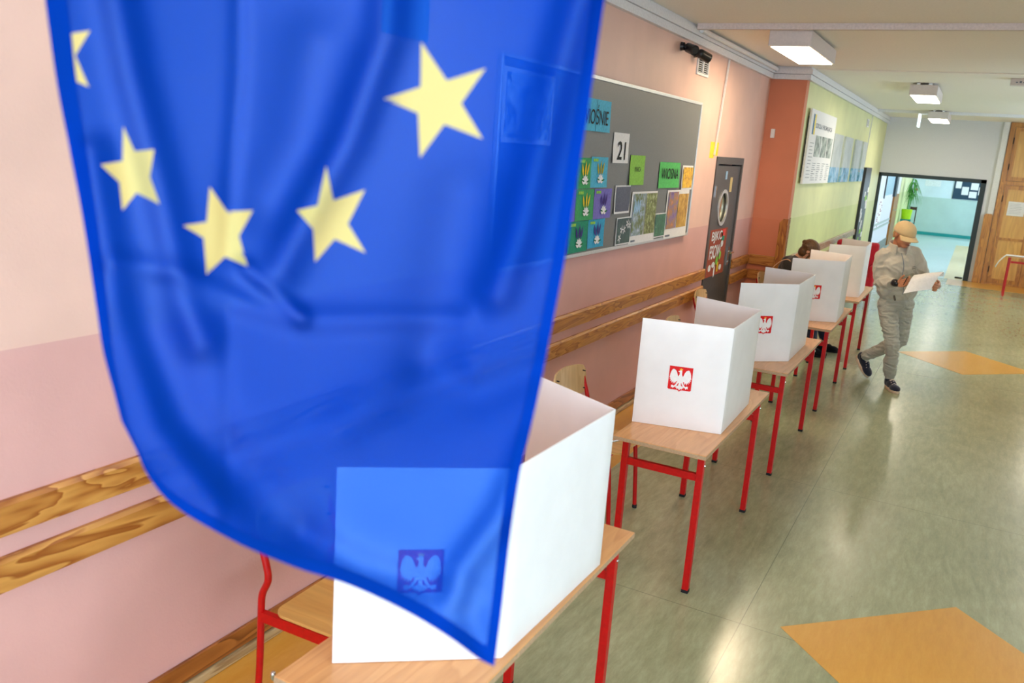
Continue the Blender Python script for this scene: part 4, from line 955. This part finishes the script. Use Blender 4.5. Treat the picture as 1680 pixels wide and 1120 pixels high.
wrinkle(me, .011, (13, 13, 16), 3)
jk = obj('jacket', me, M['fleece'], man, smooth=True)
bm = nb(); nk = J['neck']+V((.006, -.008, .012)); g = []
for i in range(25):   # stand collar opening at the front
    a = PI/2+.55+(2*PI-1.1)*i/24; row = []
    for j in range(4):
        v = j/3; rr_ = .072+.012*v; row.append(bm.verts.new(nk+Rb @ V((rr_*math.cos(a)*1.05, rr_*math.sin(a)*1.15+.01, -.05+.085*v-.03*math.sin(a)*(1-v*.3)))))
    g.append(row)
for a_, b_ in zip(g, g[1:]):
    for j in range(3): bm.faces.new((a_[j], b_[j], b_[j+1], a_[j+1]))
obj('collar', baked(bm, [('SOLIDIFY', dict(thickness=.012, offset=0)), ('SUBSURF', dict(levels=1))]), M['fleece'], jk, smooth=True)
bm = nb()
zp = [J['neck']+Fm*.10-UP*.04, J['chest']+Fm*.140+UP*.04, J['chest']+Fm*.146-UP*.05, J['waist']+Fm*.150+UP*.03, J['waist']+Fm*.152-UP*.06]
tube(bm, smooth_path(zp, 4), .003, 6); obj('zip', bm, M['ink_grey'], jk)
bm = nb(); lp = J['chest']+Fm*.128+Lm*.085+UP*.03
for k in range(2): tube(bm, [lp-UP*.016*k, lp-UP*.016*k+Lm*.022+Fm*-.004+UP*.006, lp-UP*.016*k+Lm*.04-Fm*.012], .0022, 6)
obj('chest_logo', bm, M['cam_black'], jk)
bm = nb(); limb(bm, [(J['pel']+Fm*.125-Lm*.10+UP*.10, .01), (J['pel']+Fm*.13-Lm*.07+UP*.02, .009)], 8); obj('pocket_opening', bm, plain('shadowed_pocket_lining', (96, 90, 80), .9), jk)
bm = nb(); limb(bm, [(J['wr']-V((.012, -.018, 0)), .036), (J['wr']-V((-.004, .006, 0)), .033)], 14); obj('inner_cuff', bm, M['cam_black'], jk, smooth=True)
# trousers
bm = nb()
sph(bm, J['pel']+V((0, 0, -.01)), (.158, .118, .10), 20, Rb)
limb(bm, [(J['hr'], .092), (J['hr']*.5+J['kr']*.5, .080), (J['kr'], .066), (J['kr']*.4+J['ar']*.6, .062), (J['ar']+UP*.03, .053)], 18)
limb(bm, [(J['hl'], .092), (J['hl']*.5+J['kl']*.5, .080), (J['kl'], .068), (J['kl']*.4+J['al']*.6, .060), (J['al']+(J['kl']-J['al']).normalized()*.04, .052)], 18)
tx2 = bpy.data.textures.new('creases', 'CLOUDS'); tx2.noise_scale = .05
obj('trousers', wrinkle(baked(bm, VOX(.0055, 4)), .0085, (9, 9, 30), 5), M['jeans_g'], man, smooth=True)
def shoe(par, ankle, heel, toe, up, mats, name='shoe', laces=True, sc=1.0):
    h_, t_ = V(heel), V(toe); f = (t_-h_).normalized(); R = basis(f, up); u = R @ V((0, 0, 1)); L = (t_-h_).length
    bm = nb()
    sph(bm, h_+f*.045+u*.056, (.040*sc, .052, .050), 16, R); sph(bm, h_+f*L*.42+u*.050, (.043*sc, .085, .048), 16, R); sph(bm, h_+f*L*.74+u*.036, (.048*sc, .072, .036), 16, R)
    limb(bm, [(h_+f*.055+u*.06, .041*sc), (V(ankle)*.85+(h_+f*.055+u*.06)*.15, .040*sc)], 14)
    s = obj(name, baked(bm, VOX(.005, 5)), mats[0], par, smooth=True)
    bm = nb(); P_ = []
    for k in range(28):
        a = 2*PI*k/28; wdt = .047+.008*math.cos(a); P_.append((wdt*sc*math.sin(a), L/2+L/2*1.02*math.cos(a)))
    fr = Matrix.Translation(h_) @ R.to_4x4(); prism(bm, P_, fr, .024)
    obj('sole', baked(bm, [('BEVEL', dict(width=.006, segments=2, limit_method='ANGLE'))]), mats[1], s, smooth=True, sharp=50)
    if laces:
        bm = nb()
        for k in range(4):
            q = h_+f*L*(.42+.09*k)+u*(.102-.013*k); tube(bm, [q-R @ V((.026, 0, .014)), q-R @ V((0, -.012, 0)), q+R @ V((.026, .022, -.014))], .0042, 6)
            tube(bm, [q+R @ V((.026, 0, -.014)), q+R @ V((0, .012, .001)), q+R @ V((-.026, .022, -.014))], .0042, 6)
        obj('laces', bm, M['lace'], s)
shoe(man, J['ar'], (1.792, 8.895, 0.001), (1.915, 8.635, 0.001), (0, 0, 1), (M['navy'], M['sole']))
shoe(man, J['al'], (1.455, 9.215, .185), (1.60, 9.10, .004), (.55, -.42, .72), (M['navy'], M['sole']))
# papers held in both hands
bm = nb(); g = []; n = 14
A_, B_, C_, D_ = V((1.835, 8.28, 1.00)), V((2.045, 8.33, 1.062)), V((2.105, 8.42, 1.23)), V((1.885, 8.38, 1.175))
for i in range(n+1):
    u = i/n; row = []
    for j in range(n+1):
        v = j/n; p = (A_*(1-u)+B_*u)*(1-v)+(D_*(1-u)+C_*u)*v; p = p+V((0, -1, .35))*(.02*math.sin(PI*u)+.0*v)
        bk = max(0, v-.66)/.34; p = p+V((0, .060, -.020))*bk**1.5*(1-.25*u)+V((.012, 0, 0))*bk*u
        row.append(bm.verts.new(p))
    # top edge rolled back towards the reader
    e = row[-1].co.copy(); dv = (row[-1].co-row[-2].co).normalized(); nn = V((0, .35, -.9))
    for k in range(1, 9):
        a = k/8*2.4; rad = .006+.008*u; row.append(bm.verts.new(e+dv*rad*math.sin(a)*1.2+nn*rad*(1-math.cos(a))+V((0, 0, -.003*k))))
    g.append(row)
for a_, b_ in zip(g, g[1:]):
    for j in range(len(a_)-1): bm.faces.new((a_[j], b_[j], b_[j+1], a_[j+1]))
tag(obj('ballot_papers', baked(bm, [('SOLIDIFY', dict(thickness=.0022, offset=0))]), M['paper'], org=(1.97, 8.42, 1.0), smooth=True, sharp=60), 'large white ballot sheets with a curled top edge, held by the walking man', 'ballot paper')
bm = nb(); pb = J['wr']+V((.075, -.10, .02)); cyl(bm, pb, pb+V((.018, -.01, .06)), .004, .004, 10); cyl(bm, pb, pb-V((.006, -.003, .02)), .004, .001, 10)
tag(obj('pen', bm, M['cam_black'], org=pb), 'small black pen in the walking man\'s hand', 'pen')

# ---- seated woman leaning over the farthest desk
wo = thing('person', 'woman with brown hair and dark jacket bent over the farthest desk', 'person', (.5, 9.82, 0))
K = dict(pel=V((.46, 9.82, .54)), waist=V((.50, 9.82, .70)), chest=V((.565, 9.80, .88)), neck=V((.635, 9.78, 1.03)), sr=V((.575, 9.64, .965)), sl=V((.60, 9.94, .965)), er=V((.74, 9.58, .80)), wr=V((.97, 9.70, .775)),
         el=V((.78, 10.02, .80)), wl=V((.98, 9.92, .775)), hr=V((.48, 9.73, .53)), hl=V((.48, 9.92, .53)), kr=V((.88, 9.74, .545)), kl=V((.90, 9.97, .545)), ar=V((.93, 9.72, .10)), al=V((1.0, 10.10, .10)), hd=V((.762, 9.76, 1.135)))
Fw = V((1, 0, 0)); Rw = basis(Fw, UP); hfw = V((.75, .1, -.65)).normalized(); Rhw = basis(hfw, UP)
bm = nb(); Pw = head_bm(bm, K['hd'], Rhw, .95)
limb(bm, [(K['hd']+Rhw @ V((0, -.03, -.05)), .045), (K['neck'], .05)])
sph(bm, K['chest'], (.13, .085, .14), 16, Rw); sph(bm, K['waist'], (.12, .09, .13), 16, Rw); sph(bm, K['pel'], (.15, .11, .09), 16, Rw)
for s_, e_, w_ in (('sr', 'er', 'wr'), ('sl', 'el', 'wl')): limb(bm, [(K['neck']-UP*.04, .045), (K[s_], .042), (K[e_], .032), (K[w_], .024)])
for h_, k_, a_ in (('hr', 'kr', 'ar'), ('hl', 'kl', 'al')): limb(bm, [(K[h_], .07), (K[k_], .048), (K[a_], .032)])
hand(bm, K['wr']+V((.01, 0, 0)), K['wr']+V((.085, .02, -.005)), V((0, 0, -1)), V((0, 1, .2)), .7); hand(bm, K['wl']+V((.01, 0, 0)), K['wl']+V((.085, -.02, -.005)), V((0, 0, -1)), V((0, -1, .2)), .5)
limb(bm, [(K['ar'], .03), (K['ar']+V((.1, 0, -.06)), .025)]); limb(bm, [(K['al'], .03), (K['al']+V((.1, 0, -.06)), .025)])
obj('body', baked(bm, VOX(.005, 4)), M['skin_f'], wo, smooth=True)
bm = nb(); sph(bm, Pw(0, -.022, .034), (.088, .103, .092), 20, Rhw); sph(bm, Pw(0, -.045, -.045), (.070, .060, .070), 16, Rhw); sph(bm, Pw(0, -.122, .03), (.026, .024, .026), 14, Rhw)
for k in range(22):
    a = -2.6+5.2*k/21; p0 = Pw(.086*math.sin(a), -.02+.06*math.cos(a)*.3-.05, .02); limb(bm, [(p0, .012), (Pw(.03*math.sin(a), -.115, .0), .008)], 6)
for e in (-1, 1): limb(bm, [(Pw(.075*e, .04, .05), .022), (Pw(.084*e, .03, -.02), .016), (Pw(.082*e, .03, -.08), .010)], 10)
tx3 = bpy.data.textures.new('strands', 'WOOD'); tx3.noise_scale = .03
obj('hair', baked(bm, VOX(.0045, 3)), M['hair_w'], wo, smooth=True)
bm = nb(); sph(bm, K['chest'], (.175, .125, .17), 20, Rw); sph(bm, K['waist'], (.165, .13, .17), 20, Rw); sph(bm, K['pel']+UP*.04, (.18, .14, .12), 20, Rw)
sph(bm, K['neck']-V((.045, 0, .02)), (.085, .12, .055), 16, Rw)
limb(bm, [(K['neck']-UP*.02, .075), (K['sr'], .072), (K['er'], .055), (K['wr']-V((.04, 0, 0)), .04)]); limb(bm, [(K['neck']-UP*.02, .07), (K['sl'], .066), (K['el'], .055), (K['wl']-V((.04, 0, 0)), .04)])
tx4 = bpy.data.textures.new('folds2', 'CLOUDS'); tx4.noise_scale = .08
jw = obj('jacket', baked(bm, VOX(.008, 4)+[('DISPLACE', dict(strength=.014, mid_level=.5, texture=tx4, texture_coords='LOCAL'))]), M['jacket_d'], wo, smooth=True)
bm = nb(); limb(bm, [(K['hr'], .088), (K['kr'], .07), (K['ar']+UP*.06, .055)], 16); limb(bm, [(K['hl'], .088), (K['kl'], .07), (K['al']+UP*.06, .055)], 16); sph(bm, K['pel']-UP*.01, (.16, .13, .085), 16, Rw)
obj('trousers', baked(bm, VOX(.008, 4)), M['jeans_b'], wo, smooth=True)
shoe(wo, K['ar'], (.86, 9.72, .001), (1.10, 9.71, .001), (0, 0, 1), (M['shoe_b'], M['shoe_b']), laces=False)
shoe(wo, K['al'], (.92, 10.10, .001), (1.17, 10.10, .001), (0, 0, 1), (M['shoe_b'], M['shoe_b']), laces=False)
bm = nb(); sp = smooth_path([(.66, 9.62, .93), (.62, 9.615, 1.0), (.565, 9.60, 1.035), (.49, 9.60, 1.0), (.42, 9.605, .92), (.36, 9.60, .80), (.33, 9.60, .72)], 6); g = []
for p in sp: g.append([bm.verts.new(p+V((0, k*.012, 0))) for k in (-1, 1)])
for a_, b_ in zip(g, g[1:]): bm.faces.new((a_[0], b_[0], b_[1], a_[1]))
bg = thing('shoulder_bag', 'dark shoulder bag with a beige strap over the seated woman\'s shoulder', 'bag', (.33, 9.6, .5))
obj('strap', baked(bm, [('SOLIDIFY', dict(thickness=.006, offset=0))]), M['strap'], bg, smooth=True)
bm = nb(); box(bm, (.20, 9.50, .46), (.42, 9.60, .73), bev=.03); obj('bag_body', bm, M['cam_black'], bg, smooth=True)

# ------------------------------------------------------------------ the flag
ND = V((_f.x, _f.y, 0)).normalized(); DF = .86
def ray(px, py): return (_f+_r*((px-840)/F_PX)+_u*((560-py)/F_PX))
FOLDS = [([(180, -60), (215, 120), (262, 300), (300, 480), (330, 560)], 32, -.011), ([(395, -60), (392, 120), (378, 300), (372, 420)], 15, .0035), ([(640, -60), (632, 60), (570, 230), (505, 350), (460, 440)], 34, -.013),
         ([(190, 430), (300, 448), (380, 492), (490, 525), (640, 522), (760, 524)], 20, -.005), ([(405, 440), (450, 478), (495, 520)], 15, -.007), ([(960, -40), (915, 120), (880, 260), (850, 380), (815, 480)], 34, -.014),
         ([(373, 500), (375, 700), (373, 860)], 14, .0015), ([(870, 740), (820, 850), (760, 930), (742, 985)], 27, -.010), ([(230, 560), (300, 700), (400, 780), (470, 860)], 60, .014), ([(150, 250), (190, 500), (260, 700), (360, 830)], 30, -.009),
         ([(700, 600), (780, 640), (900, 600)], 40, .008), ([(560, 700), (640, 640), (760, 600)], 45, -.007), ([(800, 1080), (770, 1010), (700, 960), (600, 930), (500, 880)], 30, .007), ([(520, 80), (490, 240), (440, 330)], 60, .010), ([(760, 330), (730, 480), (700, 640)], 70, .012)]
def seg_d(px, py, a, b):
    ax, ay = a; bx, by = b; dx, dy = bx-ax, by-ay; t = max(0, min(1, ((px-ax)*dx+(py-ay)*dy)/(dx*dx+dy*dy)))
    return math.hypot(px-ax-t*dx, py-ay-t*dy)
def surf(px, py, off=0.0):
    d_ = ray(px, py); k = DF/d_.dot(ND)
    dep = .03*math.sin((px-100)/900*PI)+.012*math.sin(py/210+px/400)
    for L, w, A in FOLDS:
        m = min(seg_d(px, py, a, b) for a, b in zip(L, L[1:]))
        if m < 3.2*w: dep += 2.1*A*math.exp(-(m/w)**2)
    return CAM+d_*(k-dep*1.0-off)
def spl(pts, n=30):
    P = smooth_path([(x, y, 0) for x, y in pts], 12); ln = [0]
    for a, b in zip(P, P[1:]): ln.append(ln[-1]+(b-a).length)
    out = []
    for i in range(n+1):
        s = ln[-1]*i/n; k = 0
        while k < len(ln)-2 and ln[k+1] < s: k += 1
        t_ = (s-ln[k])/max(1e-9, ln[k+1]-ln[k]); out.append(P[k].lerp(P[k+1], t_))
    return out
NU, NV = 130, 150
Lf = spl([(44, -260), (58, -120), (74, 0), (92, 130), (111, 230), (134, 350), (153, 470), (168, 570), (186, 640), (199, 690)], NV)
Rt = spl([(1030, -260), (1010, -120), (992, 0), (970, 150), (948, 290), (926, 430), (904, 545), (885, 640), (869, 710), (853, 775), (837, 880), (823, 1000), (811, 1093)], NV)
Bt = spl([(199, 690), (222, 735), (240, 775), (265, 810), (292, 834), (330, 858), (395, 893), (450, 917), (500, 936), (550, 951), (610, 975), (680, 1010), (740, 1047), (785, 1080), (811, 1093)], NU)
Tp = spl([(44, -260), (540, -275), (1030, -260)], NU)
def uvp(i, j):
    u, v = i/NU, j/NV
    return (Lf[j]*(1-u)+Rt[j]*u+Tp[i]*(1-v)+Bt[i]*v-(Lf[0]*(1-u)*(1-v)+Rt[0]*u*(1-v)+Lf[-1]*(1-u)*v+Rt[-1]*u*v))
grid = [[uvp(i, j) for j in range(NV+1)] for i in range(NU+1)]
def flagmesh(i0, i1, j0, j1, off, th):
    bm = nb(); g = [[bm.verts.new(surf(grid[i][j].x, grid[i][j].y, off)) for j in range(j0, j1+1)] for i in range(i0, i1+1)]
    for a_, b_ in zip(g, g[1:]):
        for j in range(len(a_)-1): bm.faces.new((a_[j], b_[j], b_[j+1], a_[j+1]))
    return bm
fl = thing('flag', 'large blue flag with yellow stars hanging close to the viewer', 'flag', tuple(surf(520, 900)))
obj('cloth', flagmesh(0, NU, 0, NV, 0, 0), M['flag'], fl, smooth=True)
obj('hem', flagmesh(0, 6, 0, NV, .0012, 0), M['flag_hem'], fl, smooth=True)
obj('hem', flagmesh(NU-3, NU, 0, NV, .0012, 0), M['flag_hem'], fl, smooth=True)
obj('hem', flagmesh(6, NU-3, NV-3, NV, .0012, 0), M['flag_hem'], fl, smooth=True)
STARS = [[(84, 21), (103, 57), (148, 50), (123.5, 91), (146, 143), (108.5, 126), (98.5, 156), (90, 118), (86, 92), (86, 74)],
         [(202, 207), (221, 248), (253, 245), (246, 290), (262, 335), (224, 316), (201, 345), (196, 299), (165, 270), (201, 264)],
         [(344, 306), (372, 347), (415, 345), (392, 387), (406, 437), (369, 421), (339, 450), (334, 390), (300, 370), (339, 364)],
         [(535, 272), (547, 329), (599, 311), (571, 367), (600, 415), (549, 392), (517, 430), (514, 376), (487, 345), (521, 337)],
         [(691, 69), (733, 132), (797, 112), (757, 169.5), (792, 228), (729, 204), (689, 259), (685.5, 185.6), (630, 162), (690, 142.5)]]
for P_ in STARS:
    cx = sum(p[0] for p in P_)/10; cy = sum(p[1] for p in P_)/10; bm = nb(); N = 8
    rings = []
    for r_ in range(1, N+1):
        row = []
        for a, b in zip(P_, P_[1:]+P_[:1]):
            for k in range(4):
                t_ = k/4; x = (a[0]*(1-t_)+b[0]*t_-cx)*r_/N+cx; y = (a[1]*(1-t_)+b[1]*t_-cy)*r_/N+cy; row.append(bm.verts.new(surf(x, y, .0006)))
        rings.append(row)
    c0 = bm.verts.new(surf(cx, cy, .0006)); m = len(rings[0])
    for k in range(m): bm.faces.new((c0, rings[0][k], rings[0][(k+1) % m]))
    for a, b in zip(rings, rings[1:]):
        for k in range(m): bm.faces.new((a[k], b[k], b[(k+1) % m], a[(k+1) % m]))
    obj('star', bm, M['star'], fl, smooth=True)

# ------------------------------------------------------------------ world and view
w = bpy.data.worlds.new('sky'); S.world = w; w.use_nodes = True; nt = w.node_tree
for n in list(nt.nodes): nt.nodes.remove(n)
bgn = nt.nodes.new('ShaderNodeBackground'); ow = nt.nodes.new('ShaderNodeOutputWorld')
bgn.inputs['Color'].default_value = (.68, .85, 1.0, 1); bgn.inputs['Strength'].default_value = 12.5
nt.links.new(bgn.outputs[0], ow.inputs[0])
S.view_settings.view_transform = 'Standard'; S.view_settings.look = 'None'; S.view_settings.gamma = 1; S.view_settings.use_curve_mapping = False
S.view_settings.exposure = 0.1
S.cycles.max_bounces = 8; S.cycles.diffuse_bounces = 5; S.cycles.transparent_max_bounces = 12
S.cycles.caustics_reflective = False; S.cycles.caustics_refractive = False; S.cycles.sample_clamp_indirect = 6
